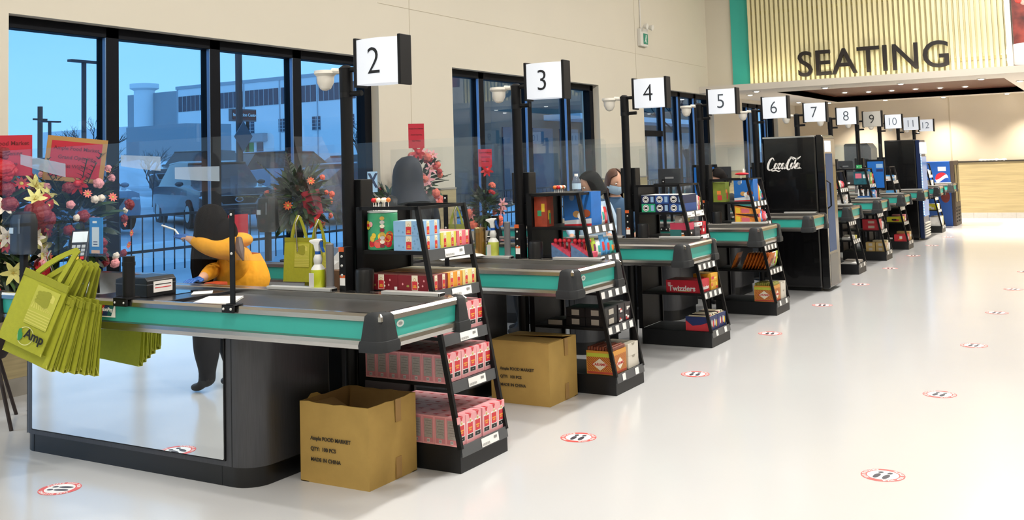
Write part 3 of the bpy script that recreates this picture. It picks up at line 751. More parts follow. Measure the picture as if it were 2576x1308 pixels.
# tissue box behind the sign post of lane two
t = thing('tissue_box', (4.62, 3.90, .905), 'brown tissue box with white tissue behind the sign post', 'tissue box')
MB().box(4.52, 4.72, 3.80, 4.0, .85, .99, mat('box_brown', '6b4a2e', .7)).build('carton', t, bevel=.003)
MB().loft([[(4.58, 3.86, .985), (4.66, 3.87, .985), (4.66, 3.94, .985), (4.58, 3.94, .985)], [(4.57, 3.84, 1.04), (4.64, 3.88, 1.04), (4.66, 3.95, 1.04), (4.60, 3.93, 1.04)], [(4.56, 3.82, 1.10), (4.565, 3.825, 1.10), (4.58, 3.85, 1.09), (4.57, 3.85, 1.09)]], WHITE).build('tissue', t)
tag(MB().box(4.50, 4.76, 3.78, 4.04, .0, .849, DKMETAL).build('till_cabinet', bevel=.004), 'dark till cabinet behind the sign post of lane two', 'cabinet')

# ================================================================ CARTONS
def carton(x0, x1, y0, y1, h, label, opened, n):
    t = thing('cardboard_carton', ((x0+x1)/2, (y0+y1)/2, 0), label, 'box')
    th = .006; w = MB()
    wob = lambda s: (random.Random(s).uniform(-.004, .004))
    def wall(a, b, nx, ny):
        segs = 8; rings = []
        for z in (0, h*.35, h*.7, h):
            bul = .006*sin(pi*z/h)
            rings.append([(a[0]+(b[0]-a[0])*k/segs+nx*bul*sin(pi*k/segs), a[1]+(b[1]-a[1])*k/segs+ny*bul*sin(pi*k/segs), z+(wob(k+int(z*100))*1.2 if z == h and 0 < k < segs and opened else 0)) for k in range(segs+1)])
        w.loft(rings, CARD, closed=False)
        rings = [[(p[0]-nx*th, p[1]-ny*th, p[2]) for p in r] for r in rings]
        w.loft(rings, CARDIN, closed=False)
        w.loft([[(p[0]+nx*th, p[1]+ny*th, p[2]) for p in rings[-1]], rings[-1]], CARD, closed=False)
    wall((x0, y0), (x0, y1), -1, 0); wall((x0, y0), (x1, y0), 0, -1); wall((x1, y0), (x1, y1), 1, 0); wall((x0, y1), (x1, y1), 0, 1)
    w.box(x0, x1, y0, y1, 0, .004, CARD)
    w.build('body', t, smooth=True)
    if opened:
        w = MB().add([(x0+.01, y1-.01, h-.02), (x1-.14, y1-.01, h-.03), (x1-.17, y0+.16, h-.13), (x0+.01, y0+.14, h-.11)], [(0, 1, 2, 3)], CARDIN); w.build('inner_flap', t)
        w = MB().add([(x1-.01, y1-.02, h-.01), (x1-.01, y0+.02, h-.01), (x1-.05, y0+.03, h-.17), (x1-.05, y1-.03, h-.17)], [(0, 1, 2, 3)], CARDIN); w.build('inner_flap', t)
        w = MB().add([(x0+.05, y1-.005, h), (x0+.16, y1-.005, h), (x0+.13, y1-.003, h+.018), (x0+.08, y1-.003, h+.02)], [(0, 1, 2, 3)], CARD); w.build('torn_edge', t)
    else:
        m2 = (x0+x1)/2
        w = MB().box(x0, m2-.003, y0+.005, y1, h-.002, h+.004, CARD); w.build('top_flap', t)
        w = MB().add([(m2+.003, y0, h+.022), (x1, y0, h+.0), (x1, y1, h), (m2+.003, y1, h+.006), (m2+.003, y0, h+.018), (x1, y0, h-.004), (x1, y1, h-.004), (m2+.003, y1, h+.002)], [(0, 1, 2, 3), (4, 5, 6, 7), (0, 1, 5, 4), (1, 2, 6, 5), (2, 3, 7, 6), (3, 0, 4, 7)], CARD); w.build('top_flap', t)
    m2 = x0+(x1-x0)*.53
    MB().box(m2, m2+.045, y0-.0095, y0-.0065, h-.11, h+.001, TAPE).build('tape', t); MB().box(m2, m2+.045, y0-.0085, y0-.0045, 0.01, .11, TAPE).build('tape', t)
    for k, s_ in enumerate(('Ample FOOD MARKET', 'QTY:  100 PCS', 'MADE IN CHINA')):
        MB().text(s_, .026, .001, INK, frame((x0-.0085, y1-.075, h*.56-k*.052), (0, -1, 0), (0, 0, 1)), .0006, 'LEFT').build('stamped_line', t)
    return t
carton(4.0, 4.392, 3.2, 3.638, .395, 'open brown cardboard carton on the floor, under the end of counter two', True, 2)
c3 = at(1387, 1025, 2, 0)
carton(c3.x, c3.x+.39, 3.21, 3.65, .40, 'closed brown cardboard carton on the floor under the end of counter three', False, 3)

# ================================================================ TALL FRIDGES
GB = mat('gloss_black_fridge', '08080a', .22, coat=.4)
def fridge(x0, x1, y0, y1, h, label, kind):
    t = thing('drinks_fridge', ((x0+x1)/2, (y0+y1)/2, 0), label, 'fridge')
    r = .06
    body = [(y0+.09, .04), (y1, .04), (y1, h-.01)]+[(y0+.09, h-.01)]
    w = MB().prism(body, x0, x1, GB, axis='x'); w.build('cabinet', t, bevel=.02)
    w = MB().box(x0+.04, x1-.04, y0+.12, y1-.05, 0, .04, BLACK); w.build('plinth', t)
    if kind == 'coke':
        pr = [(y0+.085, .03), (y0+.02, .03), (y0, .05)]+[(y0+.045-.045*cos(a*pi/12), h-.045+.045*sin(a*pi/12)) for a in range(0, 7)]+[(y0+.085, h)]
        w = MB().prism(pr, x0-.0, x1, GB, axis='x'); w.build('door_frame', t, bevel=.006)
        w = MB().box(x0+.06, x1-.16, y0-.002, y0+.004, .45, h-.22, mat('door_glow', '1c2c48', .5, emit=.16, ecol='5b8fd0')); w.build('door_glass', t)
        w = MB().box(x0+.05, x1-.22, y0-.006, y0+.002, h-.20, h-.07, mat('lit_header', 'c0c0c0', .3, emit=.8, ecol='eaf3ff')); w.build('lit_header', t, bevel=.01)
        w = MB().box(x0+.06, x1-.12, y0-.002, y0+.004, .06, .42, RAIL); w.build('grille', t)
        w = MB().tube([(x0+.03, y0-.01, .95), (x0+.02, y0-.05, .98), (x0+.02, y0-.05, 1.24), (x0+.03, y0-.01, 1.27)], .01, BLACK); w.build('handle', t, smooth=True)
        w = MB().box(x0-.003, x1, y0+.10, y1, h-.03, h-.005, mat('chrome_trim', 'c8ccd0', .15, 1.0)); w.build('chrome_trim', t, bevel=.006)
    else:
        w = MB().box(x0, x1, y0+.01, y0+.085, .03, h-.02, mat('navy_door', '10224a', .3)); w.build('door_frame', t, bevel=.012)
        w = MB().box(x0+.02, x1-.02, y0-.004, y0+.01, .42, h-.32, mat('door_glow2', '4f86c8', .1, emit=.5, ecol='3568b0')); w.build('door_glass', t)
        w = MB().box(x0, x1-.02, y0-.02, y0+.03, h-.27, h-.06, MATS.get('lit_header') or mat('lit_header', 'c0c0c0', .3, emit=.8, ecol='eaf3ff')); w.build('lit_header', t, bevel=.012)
        w = MB()
        for k in range(40): w.box(x0-.004, x0+.008, y0-.004, y0+.008, .45+k*.028, .465+k*.028, mat('led_bead', 'd8f4ff', .3, emit=2.2, ecol='bfe9ff'))
        w.build('led_strip', t)
        w = MB()
        for k in range(6): w.box(x0+.01, x1-.02, y0-.012, y0+.01, .06+k*.045, .085+k*.045, ALU)
        w.build('grille', t)
    return t
xk = XC(6)+.07
fk = fridge(xk, xk+.55, 2.885, 3.6, 1.80, 'tall gloss black drinks fridge with white script lettering on its side', 'coke')
x10 = XC(10)+.06
fridge(x10, x10+.58, 2.98, 3.60, 1.81, 'tall black drinks fridge with blue lit door edge behind lane nine', 'blue')

# white script lettering on the first fridge: swept pen strokes
PEN = mat('white_script', 'eeeae6', .5)
a0 = at(1930, 425, 0, xk-.002); b0 = at(2015, 425, 0, xk-.002); wl = a0.y-b0.y
def pen(pts, wd):
    """pts in script units: 0..100 across, y up; round nib ribbon"""
    P = []
    n = len(pts)
    def cr_(p0, p1, p2, p3, t): return 0.5*((2*p1)+(-p0+p2)*t+(2*p0-5*p1+4*p2-p3)*t*t+(-p0+3*p1-3*p2+p3)*t**3)
    for i in range(n-1):
        q = [pts[max(i-1, 0)], pts[i], pts[i+1], pts[min(i+2, n-1)]]
        for k in range(5):
            t = k/5; P.append((cr_(*[a[0] for a in q], t), cr_(*[a[1] for a in q], t)))
    P.append(pts[-1][:2]); N = len(P); L_, R_ = [], []
    for i, (x, y) in enumerate(P):
        dx = P[min(i+1, N-1)][0]-P[max(i-1, 0)][0]; dy = P[min(i+1, N-1)][1]-P[max(i-1, 0)][1]; l = math.hypot(dx, dy) or 1
        u = i/(N-1)*(len(wd)-1); k = min(int(u), len(wd)-2); ww = (wd[k]*(1-u+k)+wd[k+1]*(u-k))/2*1.12
        L_.append((x-dy/l*ww, y+dx/l*ww)); R_.append((x+dy/l*ww, y-dx/l*ww))
    vs = [(xk-.0025, a0.y-p[0]/100*wl, a0.z+p[1]/100*wl) for p in L_+R_]
    return vs, [(i, i+1, N+i+1, N+i) for i in range(N-1)]
w = MB()
strokes = [
 ([(22, 24), (19, 31), (13, 29), (7, 20), (3, 9), (3, 0), (8, -4), (15, -1), (22, 3)], [1.5, 3, 5, 6, 6, 4, 2.5, 1.5]),      # C
 ([(8, -3), (16, -6), (26, -5), (34, -8), (40, -5)], [1, 3.5, 3, 3, 1]),                                                       # tail of C
 ([(32, 13), (27, 15), (23, 8), (22, 2), (26, 0), (31, 6), (33, 12), (30, 14)], [2, 4, 5, 4, 3, 4, 3]),                        # o
 ([(43, 13), (38, 15), (34, 8), (33, 2), (36, 0), (43, 5)], [3, 4.5, 5, 4, 2]),                                                # c
 ([(53, 13), (48, 15), (44, 8), (43, 2), (46, 0), (51, 6), (54, 14)], [2, 4, 5, 4, 3, 3]), ([(54, 14), (51, 5), (52, 0), (57, 3)], [4, 5, 4, 1.5]), # a
 ([(56, 13), (60, 13)], [2.5, 2.5]),                                                                                            # hyphen
 ([(79, 24), (76, 31), (70, 29), (64, 20), (60, 9), (60, 0), (64, -3), (69, 0), (73, 4)], [1.5, 3, 5, 6, 6, 4, 2.5, 1.5]),    # C
 ([(66, 27), (72, 33), (80, 31), (88, 27), (97, 31), (101, 35)], [1, 2.5, 3.5, 4, 3, 1]),                                      # flourish
 ([(79, 12), (75, 15), (71, 8), (71, 2), (74, 0), (78, 6), (80, 11), (77, 13)], [2, 4, 5, 4, 3, 4, 3]),                        # o
 ([(92, 28), (87, 26), (82, 12), (82, 2), (86, 0), (88, 3)], [1.5, 3, 5, 5, 3, 1.5]),                                          # l
 ([(95, 13), (91, 15), (87, 8), (87, 2), (89, 0), (93, 6), (96, 13)], [2, 4, 5, 4, 3, 3]), ([(96, 14), (93, 5), (94, 0), (98, 2)], [4, 5, 4, 1.5]),
 ([(99, -1), (100.5, 0)], [3, 3])]
for pts, wd in strokes:
    v_, f_ = pen(pts, wd); w.add(v_, f_, PEN)
w.build('script_lettering', fk)

# low open cooler at the end of the row
PB = mat('cooler_blue', '1a4f9e', .35, noise=.12, nscale=2)
x0 = 23.38
t = thing('open_cooler', (x0+.4, 3.3, 0), 'low blue sided open cooler with round red white and blue emblem', 'fridge')
MB().box(x0, x0+.82, 3.0, 3.75, 0, 1.36, PB).build('cabinet', t, bevel=.01)
BR = mat('cooler_brown', '3b3029', .5)
w = MB().box(x0-.002, x0+.84, 2.93, 3.0, .0, 1.37, BR); w.build('front_frame', t, bevel=.01)
w = MB().box(x0+.08, x0+.38, 2.922, 2.93, .5, 1.28, mat('cooler_dark', '0b0c10', .2)).box(x0+.46, x0+.76, 2.922, 2.93, .5, 1.28, MATS['cooler_dark']); w.build('display_opening', t)
w = MB()
for k in range(5):
    for j in range(2): w.box(x0+.08+j*.38, x0+.36+j*.38, 2.918, 2.93, .08+k*.07, .11+k*.07, BLACK)
w.build('louvre', t)
w = MB(); cy, cz, r = 3.17, 1.0, .13; xx = x0-.003
def disc_part(f, m, dx):
    pts = []
    N = 24
    top = [(-r+2*r*k/N) for k in range(N+1)]
    lo = [(y, max(-sqrt(max(r*r-y*y, 0)), min(f(y)[0], sqrt(max(r*r-y*y, 0))))) for y in top]
    hi = [(y, max(-sqrt(max(r*r-y*y, 0)), min(f(y)[1], sqrt(max(r*r-y*y, 0))))) for y in top]
    vs = [(xx-dx, cy-y, cz+z) for y, z in lo+hi]; n1 = N+1
    w.add(vs, [(i, i+1, n1+i+1, n1+i) for i in range(N)], m)
wave = lambda y: .03*sin(y/r*2.2)+.25*y
disc_part(lambda y: (-1, 1), WHITE, .0)
disc_part(lambda y: (wave(y)+.035, 1), mat('emblem_red', 'c8202f', .4), .001)
disc_part(lambda y: (-1, wave(y)-.035), mat('emblem_blue', '14439a', .4), .001)
w.build('round_emblem', t)
w = MB().ball((x0-.001, 3.12, .62), (.004, .09, .13), mat('print_maroon', '6d2320', .5), 12, 8).ball((x0-.001, 3.14, .82), (.004, .07, .08), mat('print_brown', '3c2320', .5), 12, 8).box(x0-.003, x0-.0, 3.08, 3.24, 1.16, 1.25, mat('label_white')); w.build('side_graphic', t)
# grey cooler further back
P = at(2122, 362, 0, 24.4); Q = at(2190, 362, 0, 24.4)
tag(MB().prism([(Q.y, 0), (P.y, 0), (P.y, P.z-.03), (P.y-.04, P.z), (Q.y+.08, P.z), (Q.y, P.z-.12)], 24.4, 25.1, mat('grey_cooler', '2c2d30', .3), axis='x').build('back_cooler', bevel=.01), 'dark cooler standing alone near the end wall behind lane nine', 'fridge')
P = at(2500, 404, 0, EX-.05)
w = MB()
for k in range(7):
    random.seed(k); w.ball((EX-.05, P.y-.22+k*.08, 1.345), (.04, .06, .02+.015*random.random()), WHITE, 8, 6)
tag(w.build('crumpled_cloth', smooth=True), 'crumpled white cloth on the cap rail of the end wall', 'cloth')

# floor stickers
def sticker(x, y, a, label, first=[None]):
    if first[0]: o = first[0].copy(); COL.objects.link(o)
    else:
        w = MB(); R1 = .165
        ring = lambda r, z, n=40: [(r*cos(2*pi*k/n), r*sin(2*pi*k/n), z) for k in range(n)]
        SR = mat('sticker_red', 'd8504a', .5, noise=.15, nscale=60); SW = mat('sticker_white', 'efeeec', .4); FP = mat('footprint_ink', '3a3640', .6, noise=.3, nscale=90)
        w.loft([ring(R1, .0005), ring(R1, .0012)], SR); w.loft([ring(R1*.72, .0012), ring(R1*.72, .0016)], SW)
        for s_ in (-1, 1):
            for (cx, l, ww) in ((.035, .065, .024), (-.062, .026, .021)):
                w.add([(cx+l*cos(2*pi*k/16)*(1.0), s_*.036+ww*sin(2*pi*k/16), .0020) for k in range(16)], [tuple(range(16))], FP)
        for s_, a0_ in (('PLEASE KEEP YOUR', 90), ('SAFE DISTANCE', 270)):
            for i, ch in enumerate(s_):
                if ch == ' ': continue
                al = radians(a0_-(i-(len(s_)-1)/2)*9.2)
                rx = Vector((sin(al), -cos(al), 0)); ry = Vector((cos(al), sin(al), 0))
                w.text(ch, .036, .0006, SW, frame(Vector((cos(al)*R1*.86, sin(al)*R1*.86, .0016)), rx, ry), .0008)
        w.v = [Vector((p.x*.62, p.y*.62, p.z)) for p in w.v]; o = w.build('floor_sticker'); first[0] = o
    o.location = (x, y, 0); o.rotation_euler = (0, 0, a)
    tag(o, label, 'floor sticker', 'footprint stickers on the floor')
sticker(3.375, 4.674, radians(-70), 'round footprint floor sticker in front of the mirror of counter two')
for k in range(6):
    sticker(5.288+L*k, 2.72, radians(180+8), 'round footprint floor sticker near the racks, between lanes %s and %s' % (NUM[2+k], NUM[3+k]))
for k in range(6):
    sticker(5.265+L*k*1.0, 1.06, radians(180-8), 'round footprint sticker in the outer aisle row, %s counted from the nearest' % ORD[k])
for k in range(6, 9):
    sticker(5.288+L*k, 2.72, radians(188), 'faint footprint floor sticker near the racks of lanes %s and %s' % (NUM[2+k], NUM[3+k]))
# ================================================================ PRODUCTS
def col(name, c=None, **k):
    if c is None: return MATS.get(name) or mat(name, SPARE[name], .45)
    return mat(name, c, k.pop('rough', .45), **k)
SPARE = {'wrap_red': 'cf3a3c', 'wrap_orange': 'e8873a', 'wrap_pink': 'e0758a', 'wrap_blue': '4f9cd8', 'wrap_white': 'e6e3de'}
PINK = col('carton_pink', 'f0a9ad', noise=.04, nscale=30); PINKS = col('carton_rose', 'd98a90'); CREAM = col('print_cream', 'efe6cf')
CRED = col('carton_red', 'd4353f'); GOLD = col('print_gold', 'caa64e'); GREYP = col('print_grey', 'a9a19b', noise=.15, nscale=120, stretch=(1, 1, 4)); BLK = col('print_black', '1c1a1c')
def tea_box():
    """upright pink carton: front faces -y, printed side faces -x"""
    w = MB(); a, d, h = .0745, .073, .145
    w.box(-a/2, a/2, 0, d, 0, h, PINK)
    y = -.0006
    q = lambda x0, x1, z0, z1, m, e=0: w.add([(x0, y-e, z0), (x1, y-e, z0), (x1, y-e, z1), (x0, y-e, z1)], [(0, 1, 2, 3)], m)
    q(-.029, .029, .018, .108, WHITE); q(-.025, .025, .045, .100, CRED, .0003); q(-.026, .026, .020, .041, BLK, .0003)
    for i, ww in enumerate((.018, .012)): q(-ww, ww, .070-i*.011, .077-i*.011, col('print_amber', 'eba53c'), .0006)
    w.add([(-.008, y-.0006, .028), (0, y-.0006, .033), (.008, y-.0006, .028), (0, y-.0006, .0295)], [(0, 1, 2, 3)], WHITE)
    w.add([(-.013, y-.0003, .143), (.013, y-.0003, .143), (.004, y-.0003, .125), (0, y-.0003, .118), (-.004, y-.0003, .125)], [(0, 1, 2, 3, 4)], CRED)
    w.add([(.011*cos(k*pi/6), y-.0009, .110+.012*sin(k*pi/6)) for k in range(12)], [tuple(range(12))], CREAM)
    w.add([(.006*cos(k*pi/5), y-.0012, .110+.007*sin(k*pi/5)) for k in range(10)], [tuple(range(10))], GOLD)
    x = -a/2-.0006
    s = lambda y0, y1, z0, z1, m, e=0: w.add([(x-e, y0, z0), (x-e, y1, z0), (x-e, y1, z1), (x-e, y0, z1)], [(0, 1, 2, 3)], m)
    s(.006, d-.006, .008, .138, PINKS); s(.011, d-.011, .032, .128, GREYP, .0003)
    for k in range(6): s(.016, d-.018-.006*(k % 2), .117-k*.013, .119-k*.013, col('print_fine', '77706d'), .0006)
    s(.028, .046, .010, .026, WHITE, .0003)
    for k in range(4): s(.030+k*.004, .032+k*.004, .012, .024, BLK, .0006)
    z = h+.0006
    w.add([(-.014, .0, z), (.014, .0, z), (.004, .03, z), (-.004, .03, z)], [(0, 1, 2, 3)], CRED)
    return w
src = tea_box().build('tea_carton'); used = [False]
def copy_to(src, used, loc, label, cat, group, rotz=0):
    o = src if not used[0] else src.copy()
    if used[0]: COL.objects.link(o)
    used[0] = True; o.location = loc; o.rotation_euler = (0, 0, rotz); tag(o, label, cat, group); return o
lvl = {0: ('lowest shelf', 8), 1: ('middle shelf', 7), 2: ('shelf beside the bumper', 6)}
cx = XC(2)
for lv in (0, 1, 2):
    nm, dep = lvl[lv]; y0 = yf(LV[lv])+(.012 if lv else .0)
    for r in range(dep):
        for k in range(6):
            random.seed(lv*100+r*10+k)
            gap = .004 if (lv == 0 and k >= 3) else 0
            copy_to(src, used, (cx+.042+k*.0765+gap-.003*(lv == 0 and k < 3), y0+.010+r*.0745+(random.uniform(0, .004) if r == 0 else 0)-(.012 if lv == 0 and k < 3 and r == 0 else 0)*0, LV[lv]+.001), 'pink tea carton on the %s, %s row, %s from the counter side' % (nm, 'front' if r == 0 else ORD[r], ORD[k]), 'carton', 'pink tea cartons on the nearest rack', random.uniform(-.012, .012) if r == 0 else 0)

def flat_box(w_, d, h, base, top, rib=2, deco=None, side_rib=1):
    """tea bag box with badge ribbons on the front and the side"""
    w = MB().box(-w_/2, w_/2, 0, d, 0, h, base)
    w.box(-w_/2+.003, w_/2-.003, .003, d-.003, h, h+.0006, top)
    def badge(P, ux, n, s=1.0):
        q = lambda a0, a1, z0, z1, m, e: w.add([P+ux*a+Vector((0, 0, z))+n*e for a, z in ((a0, z0), (a1, z0), (a1, z1), (a0, z1))], [(0, 1, 2, 3)], m)
        q(-.013*s, .013*s, .004, h, CREAM, .0006); q(-.0115*s, .0115*s, .007, h*.62, CRED, .0009)
        q(-.008*s, .008*s, h*.20, h*.28, col('print_amber', 'eba53c'), .0012); q(-.006*s, .006*s, h*.30, h*.38, MATS['print_amber'], .0012)
        w.add([P+ux*(.0085*cos(k*pi/6))+Vector((0, 0, h*.72+.0085*sin(k*pi/6)))+n*.0012 for k in range(12)], [tuple(range(12))], GOLD)
        w.add([P+ux*(.006*cos(k*pi/6))+Vector((0, 0, h*.72+.006*sin(k*pi/6)))+n*.0015 for k in range(12)], [tuple(range(12))], CREAM)
    for k in range(rib): badge(Vector((-w_/2+w_*(k+.5)/rib, 0, 0)), Vector((1, 0, 0)), Vector((0, -1, 0)))
    for k in range(side_rib): badge(Vector((-w_/2, d*(k+.5)/side_rib, 0)), Vector((0, -1, 0)), Vector((-1, 0, 0)), 1.5)
    if deco:
        random.seed(int(d*1000))
        for k in range(9):
            y, z = random.uniform(.01, d-.01), random.uniform(.01, h-.01)
            w.add([(-w_/2-.0004, y-.006, z), (-w_/2-.0004, y, z-.006), (-w_/2-.0004, y+.006, z), (-w_/2-.0004, y, z+.008)], [(0, 1, 2, 3)], deco[k % len(deco)])
    w.add([(-w_/2-.0008, .004, .003), (-w_/2-.0008, .022, .003), (-w_/2-.0008, .022, .02), (-w_/2-.0008, .004, .02)], [(0, 1, 2, 3)], WHITE)
    return w
def place(w, name, loc, label, cat, group=None, rotz=0, **k):
    o = w.build(name, **k); o.location = loc; o.rotation_euler = (0, 0, rotz); tag(o, label, cat, group); return o
z5, z4 = LV[4], LV[3]
BLUEB = col('carton_sky_blue', '8db9e2', noise=.06, nscale=18)
for k in range(2):
    place(flat_box(.145, .20, .078, BLUEB, col('blue_top', 'b9d2e8'), 2, [col('print_leaf', '6f9fc9')]), 'tea_box', (cx+.095, yf(z5)+.02, z5+.001+k*.079), 'sky blue tea box on the top shelf, %s of the two' % ('lower', 'upper')[k], 'box', 'flat tea boxes')
place(flat_box(.145, .20, .085, col('carton_yellow', 'd9d45a'), col('pale_top', 'e6dfc4'), 2), 'tea_box', (cx+.245, yf(z5)+.015, z5+.001), 'yellow tea box on the top shelf next to the blue pair', 'box', 'flat tea boxes')
place(flat_box(.13, .20, .085, col('carton_coral', 'e06f7c'), col('coral_top', 'e9a0a2'), 2), 'tea_box', (cx+.387, yf(z5)+.010, z5+.001), 'coral pink tea box at the outer end of the top shelf', 'box', 'flat tea boxes')
MAR = col('carton_maroon', '7c1a26', noise=.06, nscale=18)
for i, (nm, m_, tp, x, ww) in enumerate((('maroon', MAR, col('dull_top', '8c5b52'), .088, .145), ('orange', col('carton_orange', 'e59a2c'), col('orange_top', 'd9a878'), .235, .135), ('cream', col('carton_cream', 'ead98c'), col('cream_top', 'd8cfb4'), .38, .135))):
    for k in range(2):
        place(flat_box(ww, .22, .082, m_, tp, 2, [col('print_olive', 'a8a552'), PINK, CREAM] if i == 0 else None, 1), 'tea_box', (cx+x, yf(z4)+.012+k*.222, z4+.001), '%s tea box at counter height, in the %s row' % (nm, ('front', 'back')[k]), 'box', 'flat tea boxes')
# lollipop tub
t = thing('lollipop_tub', (cx+.092, 3.485, z5), 'green printed lollipop tub with lollipops standing in its lid', 'tub')
cc = Vector((cx+.092, 3.485, z5+.001)); TUB = col('tub_green', '3f9f70', noise=.15, nscale=14)
MB().lathe([(.078, 0), (.082, .004), (.082, .195), (.078, .2)], cc, TUB, 28).build('tub_body', t, smooth=True)
MB().lathe([(.08, .2), (.083, .202), (.083, .21), (.02, .212)], cc, mat('clear_lid', 'cfd6d2', .2), 28).build('lid', t, smooth=True)
w = MB()
random.seed(4)
def onface(a, z, r, m, sq=1.0, e=.0835):
    w.add([cc+Vector((-cos(a+r/.083*cos(k*pi/6))*e, -sin(a+r/.083*cos(k*pi/6))*e, z+r*sq*sin(k*pi/6))) for k in range(12)], [tuple(range(12))], m)
for k in range(16): onface(random.uniform(-.5, 1.25), random.uniform(.03, .09), random.uniform(.014, .024), (RED, col('candy_orange', 'e07a2e'), col('candy_coral', 'df5a52'), YEL)[k % 4], e=.0828+.0001*k)
onface(-.55, .135, .028, YEL, .9, .0850); onface(-.55, .135, .018, RED, .45, .0853); onface(-.2, .14, .014, PINK, 1, .085)
for k in range(8): onface(.62, .025+k*.021, .013, (col('print_maroon2', '8a2c3c'), CREAM, col('print_silver', 'c2c0bd'), GOLD)[k % 4], .8, .0856)
w.build('printed_wrap', t)
w = MB()
for k in range(11):
    a = random.uniform(0, 2*pi); r = random.uniform(.01, .06); p = cc+Vector((r*cos(a), r*sin(a), .21))
    q = MB().tube([p, p+Vector((0, 0, .045))], .0022, WHITE, 6).ball(p+Vector((0, 0, .058)), .0135, (RED, col('candy_orange', 'e07a2e'), CREAM)[k % 3], 10, 7)
    q.build('lollipop', t, smooth=True)
place(MB().box(-.05, .05, 0, .16, 0, .10, CARD), 'small_carton', (cx+.10, 3.38, z5+.001) if False else (cx+.30, 3.36, z5+.0), 'small brown carton at the back of the top shelf behind the yellow tea box', 'box')

# ---- generic printed packs for the further racks
def pack(w_, d, h, base, label=None, accents=(), seed=0, striped=None, texts=None, txtcol=None):
    r = random.Random(seed); w = MB().box(-w_/2, w_/2, 0, d, 0, h, base)
    fy = lambda a, z, e: (a, -e, z); fx = lambda a, z, e: (-w_/2-e, a, z)
    for f, wd, o in ((fy, w_, -w_/2), (fx, d, 0)):
        def q(a0, a1, z0, z1, m, e): w.add([f(o+a, z, e) for a, z in ((a0, z0), (a1, z0), (a1, z1), (a0, z1))], [(0, 1, 2, 3)], m)
        if striped:
            n = 12
            for i in range(-n, n*2):
                a = wd*i/n; pts = []
                for k in (0, 1, 2, 3):
                    aa = a+(0, wd/n*.45, wd/n*.45+h*.7, h*.7)[k]; zz = (h*.14, h*.14, h-.03, h-.03)[k]; pts.append((aa, zz))
                lo_, hi_ = .006, wd-.006; pts = [(min(max(p[0], lo_), hi_), p[1] if lo_ <= p[0] <= hi_ else pts[3-k_][1]+(p[1]-pts[3-k_][1])*((min(max(p[0], lo_), hi_)-pts[3-k_][0])/((p[0]-pts[3-k_][0]) or 1))) for k_, p in enumerate(pts)]
                if max(p[0] for p in pts)-min(p[0] for p in pts) > .004: w.add([f(o+a_, z_, .0006) for a_, z_ in pts], [(0, 1, 2, 3)], striped)
            c_ = (wd/2, h*.42); s1, s2 = wd*.28, h*.26
            w.add([f(o+c_[0]+dx, c_[1]+dz, .0012) for dx, dz in ((-s1, 0), (0, -s2), (s1, 0), (0, s2))], [(0, 1, 2, 3)], CREAM)
            q(.004, wd-.004, .004, h*.12, col('print_brick', 'c04a3a'), .0014)
        for i, m in enumerate(accents):
            a0 = r.uniform(.05, .5)*wd; a1 = a0+r.uniform(.2, .45)*wd; z0 = r.uniform(.08, .5)*h; z1 = z0+r.uniform(.15, .4)*h
            q(a0, min(a1, wd-.002), z0, min(z1, h-.002), m, .0006+.0003*i)
        if label: q(wd*.3, wd*.7, h*.2, h*.8, label, .0022)
    if texts:
        s_, sz, zz = texts
        w.text(s_, sz, .0006, txtcol or RED, frame((0, -.0026, zz*h), (1, 0, 0), (0, 0, 1)), .0004)
        w.text(s_, sz, .0006, txtcol or RED, frame((-w_/2-.0026, d/2, zz*h), (0, -1, 0), (0, 0, 1)), .0004)
    return w
def bagmesh(w_, h, th, m, m2, seed=0, lean=0.0):
    r = random.Random(seed); w = MB(); nx, nz = 8, 9
    for s in (-1, 1):
        vs = []
        for j in range(nz+1):
            for i in range(nx+1):
                u, v = i/nx, j/nz
                puff = (max(0, sin(pi*u))**.6)*(max(0, sin(pi*v))**.5)*th/2*(1+r.uniform(-.18, .18))
                vs.append(((u-.5)*w_*(1-.04*sin(pi*v)), s*puff+lean*v*h, v*h))
        fs = [(j*(nx+1)+i, j*(nx+1)+i+1, (j+1)*(nx+1)+i+1, (j+1)*(nx+1)+i) for j in range(nz) for i in range(nx)]
        w.add(vs, fs, m)
        for k in range(len(fs)):
            j, i = divmod(k, nx)
            if 2 <= j <= 5 and 2 <= i <= 5: w.mi[-len(fs)+k] = w._m(m2)
    return w
# rack three
x3 = XC(3); X = lambda n, v: XC(n)+v
SKY = col('display_blue', '1f6dc0', noise=.1, nscale=10)
def blue_display(n, yo, sc=1.0, lbl=''):
    w = MB().box(-.07*sc, .07*sc, 0, .185*sc, 0, .205*sc, SKY)
    xs = -.07*sc-.0008
    w.add([(xs, 0, 0), (xs, .185*sc, 0), (xs, .185*sc, .03*sc), (xs, 0, .045*sc)], [(0, 1, 2, 3)], col('snow_print', 'dfe6ee'))
    w.add([(xs-.0003, 0, 0), (xs-.0003, .185*sc, 0), (xs-.0003, .185*sc, .008*sc), (xs-.0003, 0, .014*sc)], [(0, 1, 2, 3)], RED)
    w.add([(xs-.0003, (.13+.018*cos(k*pi/6))*sc, (.172+.02*sin(k*pi/6))*sc) for k in range(12)], [tuple(range(12))], col('badge_slate', '7c90a8'))
    for i, (a, b, r, m) in enumerate(((.10, .07, .026, col('print_tan', 'c99a5c')), (.065, .06, .03, WHITE), (.035, .075, .03, col('print_rust', '9c4a26')))):
        w.add([(xs-.0006-.0003*i, (a+r*cos(k*pi/6))*sc, (b+r*.8*sin(k*pi/6))*sc) for k in range(12)], [tuple(range(12))], m)
    return place(w, 'display_box', (X(n, .245), yf(z5)+yo, z5+.001), lbl, 'box', 'blue candy display boxes')
blue_display(3, .03, 1.15, 'large blue candy display box on the top shelf beside the lane three sign post')
